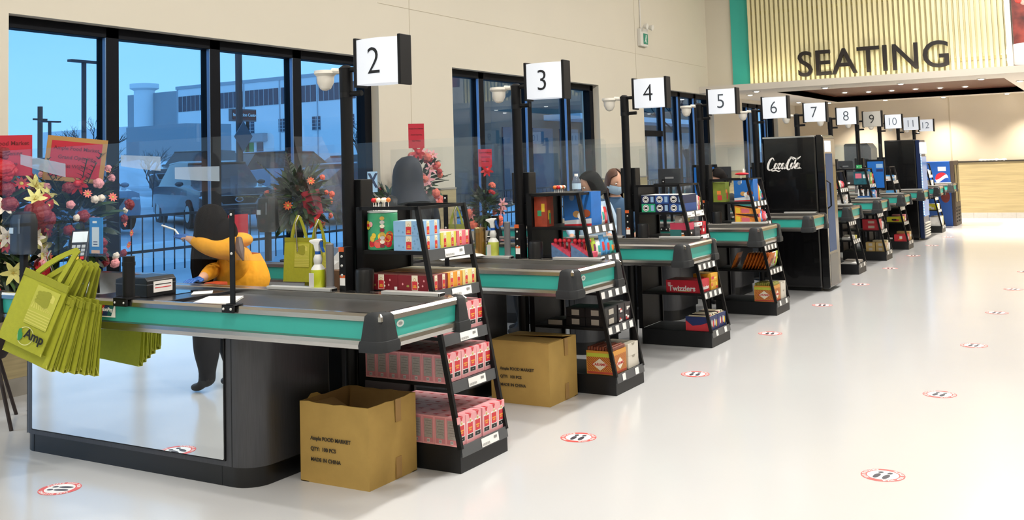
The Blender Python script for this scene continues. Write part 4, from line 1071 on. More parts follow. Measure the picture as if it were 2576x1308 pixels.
place(pack(.10, .1, .21, col('tub_red', 'a5432c', noise=.2, nscale=20), None, (YEL, col('tub_green')), 3), 'candy_tub', (X(3, .10), 3.46, z5+.001), 'red and green candy tub half hidden behind the blue display box', 'tub')
pal = [col('wrap_pink', 'e0758a'), col('wrap_orange', 'e8873a'), col('wrap_blue', '4f9cd8'), col('wrap_white', 'e6e3de'), col('wrap_lime', 'a9c23c'), col('wrap_red', 'cf3a3c'), col('wrap_teal', '3fa89c'), col('wrap_plum', '7a3558')]
grp = 'small candy bags hanging on racks'
def cluster(n, lv, items, tagline):
    """row of small candy bags along a shelf front"""
    for i, (x, w_, h, k) in enumerate(items):
        w = bagmesh(w_, h, .03, pal[k % 8], pal[(k+3) % 8], seed=n*50+i, lean=.12)
        place(w, 'candy_bag', (X(n, x), yf(LV[lv])+.04, LV[lv]+.001), '%s candy bag on rack %s, %s shelf, %s from the counter' % (('pink', 'orange', 'blue', 'white', 'lime', 'red', 'teal', 'plum')[k % 8], NUM[n], tagline, ORD[i]), 'candy bag', grp, smooth=True)
        w = None
cluster(3, 4, [(.27+0.06, .06, .16, 2), (.37, .07, .13, 3), (.42, .06, .12, 5)], 'top')
cluster(3, 3, [(.06, .07, .12, 1), (.13, .07, .13, 4), (.20, .07, .11, 3), (.27, .08, .14, 2), (.35, .07, .12, 2), (.42, .07, .09, 6)], 'second')
for k in range(2):
    t = thing('lollipop_display', (X(3, .06), yf(z4)+.05+k*.15, z4), 'pink open display box of red lollipops on rack three, %s' % ('front one', 'rear one')[k], 'display box', 'red lollipop displays')
    y0 = yf(z4)+.02+k*.152; MB().add([(X(3, .02), y0, z4), (X(3, .02), y0+.145, z4), (X(3, .02), y0+.145, z4+.10), (X(3, .02), y0, z4+.035), (X(3, .14), y0, z4), (X(3, .14), y0+.145, z4), (X(3, .14), y0+.145, z4+.10), (X(3, .14), y0, z4+.035)], [(0, 1, 2, 3), (4, 5, 6, 7), (0, 1, 5, 4), (1, 2, 6, 5), (2, 3, 7, 6), (0, 3, 7, 4)], col('display_rose', 'cf4a63', noise=.25, nscale=40)).build('tray', t)
    w = MB().add([(X(3, .0192), y0, z4+.002), (X(3, .0192), y0+.145, z4+.002), (X(3, .0192), y0+.145, z4+.09)], [(0, 1, 2)], col('display_slate', '5f7fa8', noise=.2, nscale=40)); w.build('printed_corner', t)
    for j in range(4):
        MB().tube([(X(3, .05), y0+.02+j*.035, z4+.02), (X(3, .05), y0+.02+j*.035, z4+.10)], .008, col('tube_crimson', 'a81e30'), 8).ball((X(3, .05), y0+.02+j*.035, z4+.115), .016, col('cap_red', 'cf2c3a'), 10, 7).build('lollipop', t, smooth=True)
w = MB()
t = thing('water_bottle', (X(3, .21), 3.30, 1.352), 'clear small water bottle with white cap standing on top of rack three', 'bottle')
q = Vector((X(3, .21), 3.30, 1.352)); tag(MB().box(X(3, .015), X(3, .45), 3.22, 3.56, 1.344, 1.352, PLASTIC).build('rack_top_board'), 'black board lying on top of rack three under the bottle', 'board')
MB().lathe([(.028, 0), (.032, .01), (.032, .07), (.018, .105), (.012, .11)], q, CLEAR, 16).build('bottle_body', t, smooth=True); MB().lathe([(.013, .11), (.013, .128)], q, WHITE, 12).build('cap', t)
MB().lathe([(.0325, .02), (.0325, .06)], q, col('water_label', 'b9d6ea'), 16, None, False).build('label', t)
t = thing('lollipop_bunch', (X(3, .1), 3.42, 1.352), 'bunch of red and cream lollipops standing on top of rack three', 'lollipops')
for k in range(10):
    random.seed(k+30); p = Vector((X(3, .06+.02*(k % 5)), 3.36+.03*(k//5)+.01*random.random(), 1.353))
    MB().tube([p, p+Vector((0, 0, .025))], .0022, WHITE, 6).ball(p+Vector((0, 0, .036)), .0145, (RED, CREAM, col('candy_orange', 'e07a2e'))[k % 3], 10, 7).build('lollipop', t, smooth=True)
# black cartons with white labels
for k in range(4):
    i, j = k % 2, k//2
    place(pack(.20, .145, .062, col('carton_black', '1b1a1c'), col('label_bone', 'b9b2a6'), (), k), 'black_carton', (X(3, .13), yf(LV[1])+.02+i*.148, LV[1]+.001+j*.063), 'black carton with pale label on rack three, %s stack, %s' % (('front', 'rear')[i], ('bottom', 'top')[j]), 'carton', 'black cartons on rack three')
    place(pack(.10, .14, .062, col('carton_charcoal', '2a2428'), None, (col('wrap_red'), WHITE, col('wrap_white')), k+7), 'chocolate_carton', (X(3, .29+.11*i), yf(LV[1])+.015, LV[1]+.001+j*.063), 'small red and white fronted chocolate carton, %s column, %s' % (('inner', 'outer')[i], ('bottom', 'top')[j]), 'carton', 'chocolate cartons on rack three')
place(pack(.14, .12, .038, col('carton_black'), None, (), 1).box(-.071, -.0702, .005, .115, .002, .034, col('carton_silver', 'b9b5ac')), 'flat_carton', (X(3, .10), yf(LV[1])+.34, LV[1]+.001), 'single flat black carton with silver edge at the back of rack three', 'carton')
# caramel boxes
ORS = col('carton_rust_stripe', 'a5402c'); CARB = col('carton_saffron', 'dc9a3c')
def caramel(n, lime=False):
    t = thing('caramel_box', (X(n, .12), yf(LV[0])+.02, LV[0]), ('orange striped caramel box with %s bars showing, on the bottom of rack %s' % ('lime wrapped' if lime else 'brown wrapped', NUM[n])), 'box', 'striped caramel boxes')
    w = pack(.21, .20, .155, CARB, None, (), n, striped=ORS, texts=('CARAMEL', .026, .42)); o = w.build('carton', t, off=(0, 0, 0)); o.location = (0, 0, .001)
    w = MB()
    w.box(-.106, -.1055, .002, .198, .115, .14, col('print_lime', 'c3cf45')); o = w.build('lime_band', t, off=(0, 0, 0)); o.location = (0, 0, .001)
    for k in range(9):
        w = MB().box(-.10, .10, .004+k*.0215, .022+k*.0215, .155, .18+.004*(k % 2), col('wrapper_olive', '8d8c34') if lime else col('wrapper_brown', '7a3a24', noise=.3, nscale=60)); o = w.build('bar', t, off=(0, 0, 0), bevel=.004, seg=1); o.location = (0, 0, .001)
for n in (3, 5): caramel(n, n == 5)
for n in (3, 5):
    for k in range(2):
        w = MB().box(-.085, .085, 0, .20, 0, .082, col('carton_white', 'dcd6c8')).box(-.08, .08, .005, .195, .078, .083, col('carton_shadow', 'a39c8c'))
        w.add([(-.03, -.0006, .082), (.03, -.0006, .082), (.015, -.0006, .066), (-.015, -.0006, .066)], [(0, 1, 2, 3)], MATS['carton_shadow'])
        place(w, 'white_tray_box', (X(n, .345), yf(LV[0])+.02, LV[0]+.001+k*.083), 'plain white open tray box on rack %s, %s of its pair' % (NUM[n], ('lower', 'upper')[k]), 'box', 'plain white tray boxes')
place(bagmesh(.07, .11, .03, pal[0], pal[3], 3), 'candy_bag', (X(3, .40), yf(LV[2])+.03, LV[2]+.001), 'pink candy bag peeking out just behind the bumper of counter three', 'candy bag', grp)
# rack four : gum boxes, assorted, red carton, chocolate trays
gum = [col('gum_blue', '23498c'), col('gum_navy', '16244c'), col('gum_green', '1f9c6c')]
for i in range(3):
    for j in range(2):
        w = MB().box(-.16, .16, 0, .125, 0, .072, gum[(i+2*j) % 3 if i else j]); xs = -.1605
        w.box(-.16, .16, .0, .125, .0715, .0725, col('gum_top', 'd9d9d4')) if j else None
        for r_, m in ((.029, WHITE), (.024, BLK), (.02, WHITE)):
            w.add([(xs-(.029-r_)*.05, .085+r_*cos(k*pi/8), .036+r_*sin(k*pi/8)) for k in range(16)], [tuple(range(16))], m)
        w.add([(xs-.0008, .071, .028), (xs-.0008, .099, .028), (xs-.0008, .099, .044), (xs-.0008, .071, .044)], [(0, 1, 2, 3)], BLK)
        w.add([(xs-.0003, .012, .012), (xs-.0003, .04, .012), (xs-.0003, .04, .060), (xs-.0003, .012, .060)], [(0, 1, 2, 3)], col('gum_pale', '8fb2d4'))
        place(w, 'gum_box', (X(4, .17), yf(z5)+.015+i*.127, z5+.001+j*.073), 'gum box with round badge on rack four, %s from the front, %s layer' % (ORD[i], ('lower', 'upper')[j]), 'box', 'gum boxes on rack four')
for k, (x, h, m) in enumerate(((.365, .13, col('gum_white', 'e2e0dc')), (.40, .12, col('gum_rose', 'e2566a')), (.435, .11, col('gum_olive', '9c9a4a')))):
    place(pack(.032, .10, h, m, None, (BLK, WHITE), k), 'gum_box', (X(4, x), yf(z5)+.02, z5+.001), '%s fronted gum box at the outer side of rack four' % ('white', 'rose', 'olive')[k], 'box', 'gum boxes on rack four')
for k, (x, y, z, a, b, h, m, nm) in enumerate(((.10, .10, 0, .09, .10, .06, col('deodor_teal', '2c6e6c'), 'dark teal'), (.12, .03, 0, .12, .16, .055, BLK, 'black'), (.13, .04, .056, .14, .16, .06, col('carton_raspberry', 'c8405c'), 'raspberry'), (.11, .09, .117, .08, .07, .06, col('carton_stone', 'b3aca2'), 'stone grey'), (.26, .03, 0, .11, .12, .075, col('carton_slate', '5b5c60'), 'slate'), (.30, .02, .076, .14, .14, .03, WHITE, 'white'), (.23, .10, .117, .09, .06, .06, col('carton_lemon', 'd8cc6a'), 'lemon'), (.40, .02, 0, .09, .12, .11, CRED, 'bright red'))):
    place(pack(a, b, h, m, None, (pal[k % 8], WHITE) if k % 2 else (), k+20), 'assorted_box', (X(4, x), yf(z4)+y, z4+.001+z), '%s small box on the second shelf of rack four' % nm, 'box', 'assorted small boxes on rack four')
t = thing('licorice_carton', (X(4, .12), yf(LV[1])+.03, LV[1]), 'wide bright red candy carton with white lettering on rack four', 'carton')
w = MB().box(-.10, .13, 0, .30, 0, .105, col('licorice_red', 'c81e32', noise=.05, nscale=10)); w.text('Twizzlers', .062, .001, WHITE, frame((-.1012, .16, .035), (0, -1, 0), (0, 0, 1)), .0015); w.add([(-.1008, .09, .012), (-.1008, .20, .012), (-.1008, .20, .02), (-.1008, .09, .02)], [(0, 1, 2, 3)], YEL)
w.text('Twizzlers', .042, .001, WHITE, frame((.03, -.0012, .035), (1, 0, 0), (0, 0, 1)), .0015); w.box(-.1005, -.10, .26, .285, .06, .085, PINK); o = w.build('carton_body', t, off=(0, 0, 0)); o.location = (0, 0, .001)
for k, (z, x) in enumerate(((0, .31), (0, .40), (.068, .355))): place(pack(.088 if z == 0 else .17, .16, .066, col('carton_amber', 'e0a52c'), None, (col('print_lemon', 'f0d860'), CRED), k+4), 'caramel_tray', (X(4, x), yf(LV[1])+.02, LV[1]+.001+z), 'amber candy tray on rack four, %s' % ('inner lower one', 'outer lower one', 'lying on top of the other two')[k], 'box', 'amber candy trays')
for k, x in enumerate((.125, .335)):
    t = thing('chocolate_tray', (X(4, x), yf(LV[0])+.02, LV[0]), '%s navy and red chocolate tray on the bottom of rack four' % ('inner', 'outer')[k], 'box', 'chocolate trays on rack four')
    w = MB().box(-.10, .10, 0, .21, 0, .115, col('tray_navy', '1d2f66' if 1 else '')); w.add([(-.1008, 0, 0), (-.1008, .21, 0), (-.1008, .21, .085), (-.1008, .15, .04), (-.1008, .08, .05), (-.1008, 0, .075)], [(0, 1, 2, 3, 4, 5)], CRED)
    for j in range(5): w.add([(-.08+j*.035+.014*cos(q*pi/6), -.0008-.0002*j, .05+.03*sin(q*pi/6)+.01*(j % 2)) for q in range(12)], [tuple(range(12))], (col('print_violet', '5a4a9c'), CREAM, CRED, WHITE, YEL)[j])
    w.box(-.09, .09, .01, .20, .112, .116, col('tray_cream', 'cdbd98')); o = w.build('tray', t, off=(0, 0, 0)); o.location = (0, 0, .001)
    for j in range(6): o = MB().box(-.08+.028*j, -.062+.028*j, .02, .19, .116, .124+.004*(j % 2), (CREAM, BLK, col('wrap_pink'), CREAM, BLK, CREAM)[j]).build('bar', t, off=(0, 0, 0), bevel=.003, seg=1); o.location = (0, 0, .001)
# rack five
blue_display(5, .04, 1.1, 'blue candy display box on the top shelf of rack five')
place(pack(.13, .13, .2, col('box_olive', '7d8a34', noise=.15, nscale=20), None, (col('wrap_red'), col('wrap_orange')), 9), 'candy_tub', (X(5, .10), 3.43, z5+.001), 'olive green candy box behind the blue box on rack five', 'box')
cluster(5, 4, [(.36, .06, .19, 1), (.40, .06, .15, 3), (.435, .05, .11, 2)], 'top')
for k in range(2):
    w = MB().add([(-.09, 0, 0), (.05, 0, 0), (.05, .22, 0), (-.09, .22, 0), (-.09, 0, .045), (.05, 0, .045), (.05, .22, .085), (-.09, .22, .085)], [(0, 1, 2, 3), (4, 5, 6, 7), (0, 1, 5, 4), (1, 2, 6, 5), (2, 3, 7, 6), (3, 0, 4, 7)], col('gummy_orange', 'e08a34', noise=.2, nscale=60)); w.add([(-.0908, .07, .012), (-.0908, .15, .012), (-.0908, .15, .055), (-.0908, .07, .05)], [(0, 1, 2, 3)], col('gummy_rose', 'd86a78'))
    w.add([(-.0908, .165, .01), (-.0908, .21, .01), (-.0908, .21, .07), (-.0908, .165, .06)], [(0, 1, 2, 3)], YEL)
    place(w, 'gummy_carton', (X(5, .12), yf(z4)+.02, z4+.001+k*.088), 'orange sloping gummy carton on rack five, %s one' % ('lower', 'upper')[k], 'carton', 'orange gummy cartons')
cluster(5, 3, [(.22, .06, .13, 0), (.28, .06, .12, 2), (.34, .07, .12, 5), (.41, .07, .10, 0)], 'second')
for k in range(9):
    w = bagmesh(.20, .16, .045, col('chip_orange', 'c26a22', noise=.25, nscale=30), col('chip_rust', '8c3c18', noise=.25, nscale=30), seed=70+k, lean=-.45)
    place(w, 'chip_bag', (X(5, .13), yf(LV[1])+.06+k*.032+(.08 if k == 8 else 0), LV[1]+.004), 'orange chip bag on rack five, %s in the leaning row' % ORD[k], 'chip bag', 'chip bags on rack five', smooth=True)
for k, (x, m) in enumerate(((.27, pal[3]), (.33, pal[3]), (.39, pal[4]))): place(bagmesh(.09, .16, .04, m, pal[(k+4) % 8] if k < 2 else col('chip_lime', 'c6d23c'), 90+k, -.2), 'chip_bag', (X(5, x), yf(LV[1])+.06, LV[1]+.002), ('whitish chip bag nearest the orange row', 'whitish chip bag in the middle of the front', 'lime green chip bag at the outer end of rack five')[k], 'chip bag', 'chip bags on rack five', smooth=True)
t = thing('candy_airplane', (X(5, .16), 3.30, 1.352), 'red toy candy figure on a stick standing on top of rack five', 'toy candy')
MB().tube([(X(5, .16), 3.30, 1.30), (X(5, .16), 3.30, 1.385)], .004, WHITE).build('stick', t); MB().ball((X(5, .16), 3.29, 1.395), (.018, .075, .014), RED, 12, 8).ball((X(5, .16), 3.27, 1.42), (.006, .012, .03), WHITE, 8, 6).build('figure', t, smooth=True)
# racks seven, eight, nine, eleven : small goods, each pack on its own
def assort(n, lv, specs, shelf):
    for i, (x, y, z, a, b, h, m, nm) in enumerate(specs):
        place(pack(a, b, h, m, None, (pal[(i*3+n) % 8], WHITE) if h > .05 else (), n*10+i), 'grocery_pack', (X(n, x), yf(LV[lv])+y, LV[lv]+.001+z), '%s pack on the %s shelf of rack %s, %s from the counter' % (nm, shelf, NUM[n], ORD[i]), 'pack', 'packs on rack '+NUM[n])
cluster(7, 4, [(.07, .07, .10, 5), (.15, .07, .11, 1), (.23, .07, .10, 3), (.31, .07, .10, 0), (.40, .07, .09, 5)], 'top')
assort(7, 3, [(.10, .03, 0, .14, .10, .05, WHITE, 'flat white'), (.24, .03, 0, .10, .12, .10, col('carton_stone'), 'stone grey'), (.36, .03, 0, .10, .12, .12, col('wrap_white'), 'tall white')], 'second')
place(bagmesh(.14, .05, .05, pal[5], pal[5], 5), 'candy_bag', (X(7, .10), yf(z4)+.15, z4+.052), 'crumpled red candy bag lying on the white pack of rack seven', 'candy bag', grp)
assort(7, 1, [(.07+.07*k, .02+.01*(k % 2), 0, .06, .12, .035+.01*(k % 3), (WHITE, col('carton_stone'), col('gum_top', 'd9d9d4'), WHITE, col('carton_lemon', 'd8cc6a'))[k], ('white', 'stone', 'pale grey', 'whitish', 'lemon')[k]) for k in range(5)], 'middle')
assort(7, 0, [(.14, .03, 0, .22, .2, .012, WHITE, 'flat white'), (.35, .03, 0, .17, .2, .03, col('carton_stone'), 'stone grey wrapped')], 'bottom')
assort(8, 4, [(.11, .02, 0, .17, .2, .19, col('box_teal_navy', '1c5f6c', noise=.3, nscale=20), 'tall teal and navy'), (.28, .02, 0, .13, .15, .17, col('box_lime_orange', '7fa63a', noise=.5, nscale=25), 'lime and orange'), (.40, .02, 0, .10, .12, .15, CRED, 'red fronted')], 'top')
tag(place(pack(.16, .05, .05, col('green_toy', '35b56c'), None, (WHITE,), 2), 'green_toy_pack', (X(8, .18), 3.28, 1.352), 'bright green toy pack standing on top of rack eight', 'toy pack'))
tag(MB().box(X(8, .015), X(8, .45), 3.22, 3.56, 1.344, 1.352, PLASTIC).build('rack_top_board'), 'black board lying on top of rack eight under the green pack', 'board')
t = thing('bottle_tray', (X(8, .14), yf(z4)+.1, z4), 'blue tray of small black and white bottles on rack eight', 'tray')
MB().box(X(8, .03), X(8, .26), yf(z4)+.02, yf(z4)+.22, z4+.001, z4+.04, col('tray_blue', '2c5f9c')).build('tray', t)
for k in range(6):
    p = (X(8, .05), yf(z4)+.035+k*.034, z4+.04); MB().lathe([(.011, 0), (.011, .06), (.007, .075), (.009, .085), (.006, .10)], p, WHITE if k % 2 else BLK, 10).build('bottle', t, smooth=True)
assort(8, 3, [(.31, .02, 0, .07, .08, .12, col('wrap_blue'), 'sky blue'), (.38, .02, 0, .06, .08, .11, col('wrap_pink'), 'pink'), (.435, .02, 0, .05, .08, .09, col('wrap_white'), 'white')], 'second')
w = MB().box(-.09, .09, 0, .24, 0, .16, col('carton_scarlet', 'c0303a'))
for z in (.03, .10): w.box(-.0908, -.09, .07, .16, z, z+.035, col('label_sand', 'c9b6a4'))
place(w, 'scarlet_carton', (X(8, .12), yf(LV[1])+.02, LV[1]+.001), 'scarlet carton with two pale labels on the middle shelf of rack eight', 'carton')
assort(8, 1, [(.29, .03, 0, .09, .10, .12, WHITE, 'white tubs'), (.39, .03, 0, .10, .10, .10, col('carton_stone'), 'stone grey')], 'middle')
for k in range(4):
    place(pack(.14, .13, .065, col('carton_ochre', 'b79a5a', noise=.1, nscale=12), col('label_bone', 'b9b2a6'), (), k), 'ochre_carton', (X(8, .12), yf(LV[0])+.02+(k % 2)*.14, LV[0]+.001+(k//2)*.066), 'ochre carton with pale label on rack eight, %s, %s' % (('front', 'rear')[k % 2], ('bottom', 'top')[k//2]), 'carton', 'ochre cartons on rack eight')
assort(8, 0, [(.26, .02, 0, .12, .2, .15, col('carton_oatmeal', 'cbbf9c'), 'oatmeal tray'), (.38, .02, 0, .12, .2, .10, WHITE, 'white tray')], 'bottom')
assort(9, 4, [(.08, .02, 0, .11, .14, .07, WHITE, 'white'), (.21, .02, 0, .13, .14, .09, col('wrap_blue2', '3f8fd0'), 'blue and white'), (.38, .02, 0, .13, .14, .08, col('wrap_white'), 'whitish')], 'top')
assort(9, 3, [(.12, .02, 0, .18, .14, .05, col('wrap_blue'), 'flat blue'), (.33, .02, 0, .18, .14, .05, col('carton_stone'), 'flat grey')], 'second')
assort(9, 2, [(.40, .02, 0, .10, .14, .11, col('carton_oatmeal', 'cbbf9c'), 'oatmeal')], 'third')
place(pack(.20, .24, .085, col('carton_citron', 'd6cf2e'), None, (col('wrap_red'), BLK), 6), 'citron_carton', (X(9, .13), yf(LV[1])+.02, LV[1]+.001), 'bright citron yellow carton on the middle shelf of rack nine', 'carton')
place(pack(.14, .2, .11, col('carton_rose2', 'd8828a'), None, (WHITE, col('wrap_orange')), 8), 'rose_carton', (X(9, .33), yf(LV[1])+.02, LV[1]+.001), 'rose carton beside the citron one on rack nine', 'carton')
assort(9, 0, [(.14, .02, 0, .22, .2, .11, CRED, 'red and tan tray'), (.36, .02, 0, .18, .2, .14, col('carton_ochre2', 'c7a468'), 'tan tray')], 'bottom')
assort(11, 4, [(.12, .02, 0, .18, .14, .11, WHITE, 'white'), (.33, .02, 0, .18, .14, .09, col('carton_stone'), 'grey')], 'top')
assort(11, 3, [(.12, .02, 0, .18, .14, .09, col('carton_stone'), 'grey stacked'), (.33, .02, 0, .18, .14, .11, WHITE, 'white stacked')], 'second')
assort(11, 2, [(.40, .02, 0, .10, .14, .07, col('carton_stone'), 'grey')], 'third')
assort(11, 1, [(.12, .02, 0, .18, .2, .11, col('carton_citron', 'd6cf2e'), 'mustard'), (.33, .02, 0, .18, .2, .11, WHITE, 'white')], 'middle')
assort(11, 0, [(.12, .02, 0, .18, .2, .17, WHITE, 'white box'), (.33, .02, 0, .18, .2, .18, col('carton_oatmeal', 'cbbf9c'), 'oatmeal box')], 'bottom')

# ================================================================ LIME SHOPPING BAGS
BPRINT = mat('bag_print', 'b9bb48', .7)
def bag_geo(printed, W=.30, H=.375, G=.03, logo=True, handle=1, seed=0):
    """flat folded bag: face in local -x, width along y, hanging from z=0 downward"""
    r = random.Random(seed); w = MB(); parts = {}
    ny, nz = 6, 6
    for s in (-1, 1):
        vs = []
        for j in range(nz+1):
            for i in range(ny+1):
                u, v = i/ny, j/nz
                b = (.006*sin(pi*u)*sin(pi*v)+r.uniform(-.0015, .0015))
                vs.append((s*(G/2*(v**.8)+b+.003), (u-.5)*W, -v*H))
        w.add(vs, [(j*(ny+1)+i, j*(ny+1)+i+1, (j+1)*(ny+1)+i+1, (j+1)*(ny+1)+i) for j in range(nz) for i in range(ny)], BAG)
    for sy in (-1, 1):      # folded gusset: an inward crease
        y = sy*W/2; yi = y-sy*.05
        vs = []
        for v in (0, .25, .5, .75, 1):
            g = G/2*(v**.8)+.003; vs += [(-g, y, -v*H), (0, yi, -v*H), (g, y, -v*H)]
        w.add(vs, [(k*3+i, k*3+i+1, k*3+i+4, k*3+i+3) for k in range(4) for i in range(2)], BAG)
        w.tube([(-G/2-.003, y, -H), (0, yi, -H+.09), (G/2+.003, y, -H)], .003, BAG_L, 5)
        w.tube([(-.003, y, 0), (-G/2-.003, y, -H)], .0022, BAG_D, 5)
    w.add([(-G/2-.003, -W/2, -H), (-G/2-.003, W/2, -H), (G/2+.003, W/2, -H), (G/2+.003, -W/2, -H)], [(0, 1, 2, 3)], BAG_D)
    parts['body'] = w
    h = MB()
    h.box(-.0105, -.006, -W/2, W/2, -.035, .001, BAG_D); parts['hem'] = h
    if printed:
        p = MB(); xs = -.0165; xx = lambda z: -(G/2*((-z/H)**.8))-.0115
        q = lambda y, z, e=0: (xx(z)-e, y, z)
        y0, y1, z0, z1 = -.125, .03, -.25, -.05   # picture block; +y is the far side from the camera (left in view)
        n = 8
        for k in range(n):
            a, b = z0+(z1-z0)*k/n, z0+(z1-z0)*(k+1)/n; p.add([q(y0, a), q(y1, a), q(y1, b), q(y0, b)], [(0, 1, 2, 3)], BPRINT)
        for k in range(5): p.add([q(y0, z0+.008+k*.014, .001), q(y1, z0+.010+k*.013, .001), q(y1, z0+.015+k*.013, .001), q(y0, z0+.013+k*.014, .001)], [(0, 1, 2, 3)], BAG_L)
        for k in range(9):
            a = y0+(y1-y0)*k/9; c0 = y1-.02; p.add([q(a, z0+.085, .001), q(a+.008, z0+.085, .001), q(c0+(a-c0)*.25, z0+.13, .001), q(c0+(a-c0)*.27, z0+.13, .001)], [(0, 1, 2, 3)], BAG_L)
        for k in range(9):
            rq = .014+.007*((k*7) % 3); cy, cz = y1-.03-.03*(k % 3)*.9, z1-.035-.02*(k//3); p.add([q(cy+rq*cos(i*pi/5), cz+rq*.8*sin(i*pi/5), .0012+.0001*k) for i in range(10)], [tuple(range(10))], mat('bag_print_dark', '94972c', .75))
        p.add([q(y0+.02, z1-.06, .001), q(y0+.06, z1-.06, .001), q(y0+.06, z1-.03, .001), q(y0+.04, z1-.02, .001), q(y0+.02, z1-.03, .001)], [(0, 1, 2, 3, 4)], BAG_L)
        parts['printed_scene'] = p
        if logo:
            g = MB(); cy, cz = .0, -.31
            GR = mat('leaf_green', '2f8a4a', .6); xg = lambda z: xx(z)-.001
            leaf = [(cy+.02, cz+.03), (cy+.035, cz+.02), (cy+.032, cz-.005), (cy+.018, cz-.035), (cy+.004, cz-.03), (cy-.004, cz-.012), (cy+.004, cz+.008), (cy+.012, cz+.012)]
            g.add([(xg(z)-.0006, y+(.004 if 1 else 0)*0, z) for y, z in leaf], [tuple(range(8))], GR)
            for r1, m in ((.052, mat('ring_olive', 'd5d79c', .6)),):
                g.loft([[(xg(cz+rr*sin(k*pi/16)), cy-.018+rr*cos(k*pi/16), cz+rr*.9*sin(k*pi/16)) for k in range(32)] for rr in (r1, r1-.004)], m, caps=False)
            g.text('Amp', .066, .001, mat('word_black', '15170c', .6), frame((xg(cz)-.003, cy-.012, cz+.014), (0, -1, 0), (0, 0, 1)), .0018, 'LEFT')
            parts['leaf_logo'] = g
    hd = MB()
    for s in range(handle):
        sx = -.006+.012*s; k0 = r.uniform(-.02, .02); pts = []
        N = 12
        for i in range(N+1):
            t_ = i/N; yy = -.075+.15*t_; zz = .19*(1-abs(2*t_-1)**2.2); lean = -.11*sin(pi*t_)*0
            pts.append(Vector((sx+k0*sin(pi*t_), yy*(1-.75*sin(pi*t_)**2)+HL*sin(pi*t_), zz)))
        for i in range(N):
            a, b = pts[i], pts[i+1]; o = Vector((0, .013, .006)); hd.add([a-o, a+o, b+o, b-o], [(0, 1, 2, 3)], BAG)
            hd.add([a-o+Vector((.002, 0, 0)), a+o+Vector((.002, 0, 0)), b+o+Vector((.002, 0, 0)), b-o+Vector((.002, 0, 0))], [(0, 1, 2, 3)], BAG_L)
    parts['handle'] = hd
    return parts
HL = .0
def lime_bag(printed, loc, rot, label, group, **k):
    t = thing('shopping_bag', loc, label, 'shopping bag', group, rot)
    for nm, w in bag_geo(printed, **k).items(): w.build(nm, t, off=(0, 0, 0), smooth=(nm == 'body'))
    return t
# front bag plus the fan of folded bags hanging from the hook at the end of the counter
HOOK = Vector((3.60, 4.93, 1.10))
HL = -.12
tag(MB().tube([(3.70, 4.93, .88), (3.58, 4.93, .90), (3.50, 4.90, 1.06), (3.44, 4.86, 1.15), (3.44, 4.84, 1.18)], .006, STEEL, 8).build('bag_hook', smooth=True), 'bent steel hook holding the lime shopping bags off the counter side', 'hook')
fan = []
NB = 15
for k in range(NB):
    # bags hang one behind the other towards the counter, lower and straighter as they go
    fr = k/(NB-1)
    P = Vector((3.42+.205*fr, at(122, 690, 0, 3.42).y-.02*fr+.006*sin(k*2.1), 1.045-.05*(k > 0)-.075*fr-.010*(k % 3)))
    fan.append((P, (radians(19-13*fr), radians(7-6*fr), radians(13-16*fr+2.5*sin(k*1.7)))))
b0 = None; bl = None
for k, (P, r_) in enumerate(fan):
    if k == 0: lime_bag(True, P, r_, 'lime shopping bag with printed farm scene, frontmost in the hanging bunch', 'lime shopping bags hanging at lane two', seed=1, G=.05, handle=2)
    elif bl is None: bl = lime_bag(False, P, r_, 'plain edge of a lime shopping bag, second in the hanging bunch', 'lime shopping bags hanging at lane two', seed=2, G=.02, handle=1)
    else:
        o = dup(bl, P, label='folded lime shopping bag in the hanging bunch, %s behind the front one' % (ORD+['eleventh', 'twelfth', 'thirteenth', 'fourteenth', 'fifteenth'])[k-1]); o.rotation_euler = r_
# bags standing at lane three and four
HL = 0.0
def standing_bag(n, x, y, z, a, label, sc=1.0):
    hk = MB().tube([(XC(n)-.74, y, .88), (x-.005, y, .90), (x-.035, y, z+.10), (x+.0, y, z+.15), (x+.03, y, z+.13)], .006, STEEL, 8); tag(hk.build('bag_hook', smooth=True), 'bent steel hook on the side of counter %s, %s' % (NUM[n], 'behind the bag' if a < radians(-5) else 'holding a lime bag'), 'hook')
    t = lime_bag(True, (x, y, z), (0, 0, a), label, 'lime shopping bags on counters', seed=n, G=.06, logo=False, handle=2); t.scale = (sc, sc, sc); return t
Pb = at(735, 650, 0, 5.35)
standing_bag(3, 5.40, Pb.y-.02, 1.10, radians(4), 'lime shopping bag hanging over the edge of counter three behind the spray bottle', .8)
standing_bag(3, 5.43, Pb.y-.17, 1.07, radians(-8), 'second lime bag tucked beside the one at counter three', .8)
Pb = at(1150, 610, 0, 7.3)
standing_bag(4, 7.30, Pb.y, 1.07, radians(0), 'lime shopping bag at counter four seen through the nearest rack', .8)
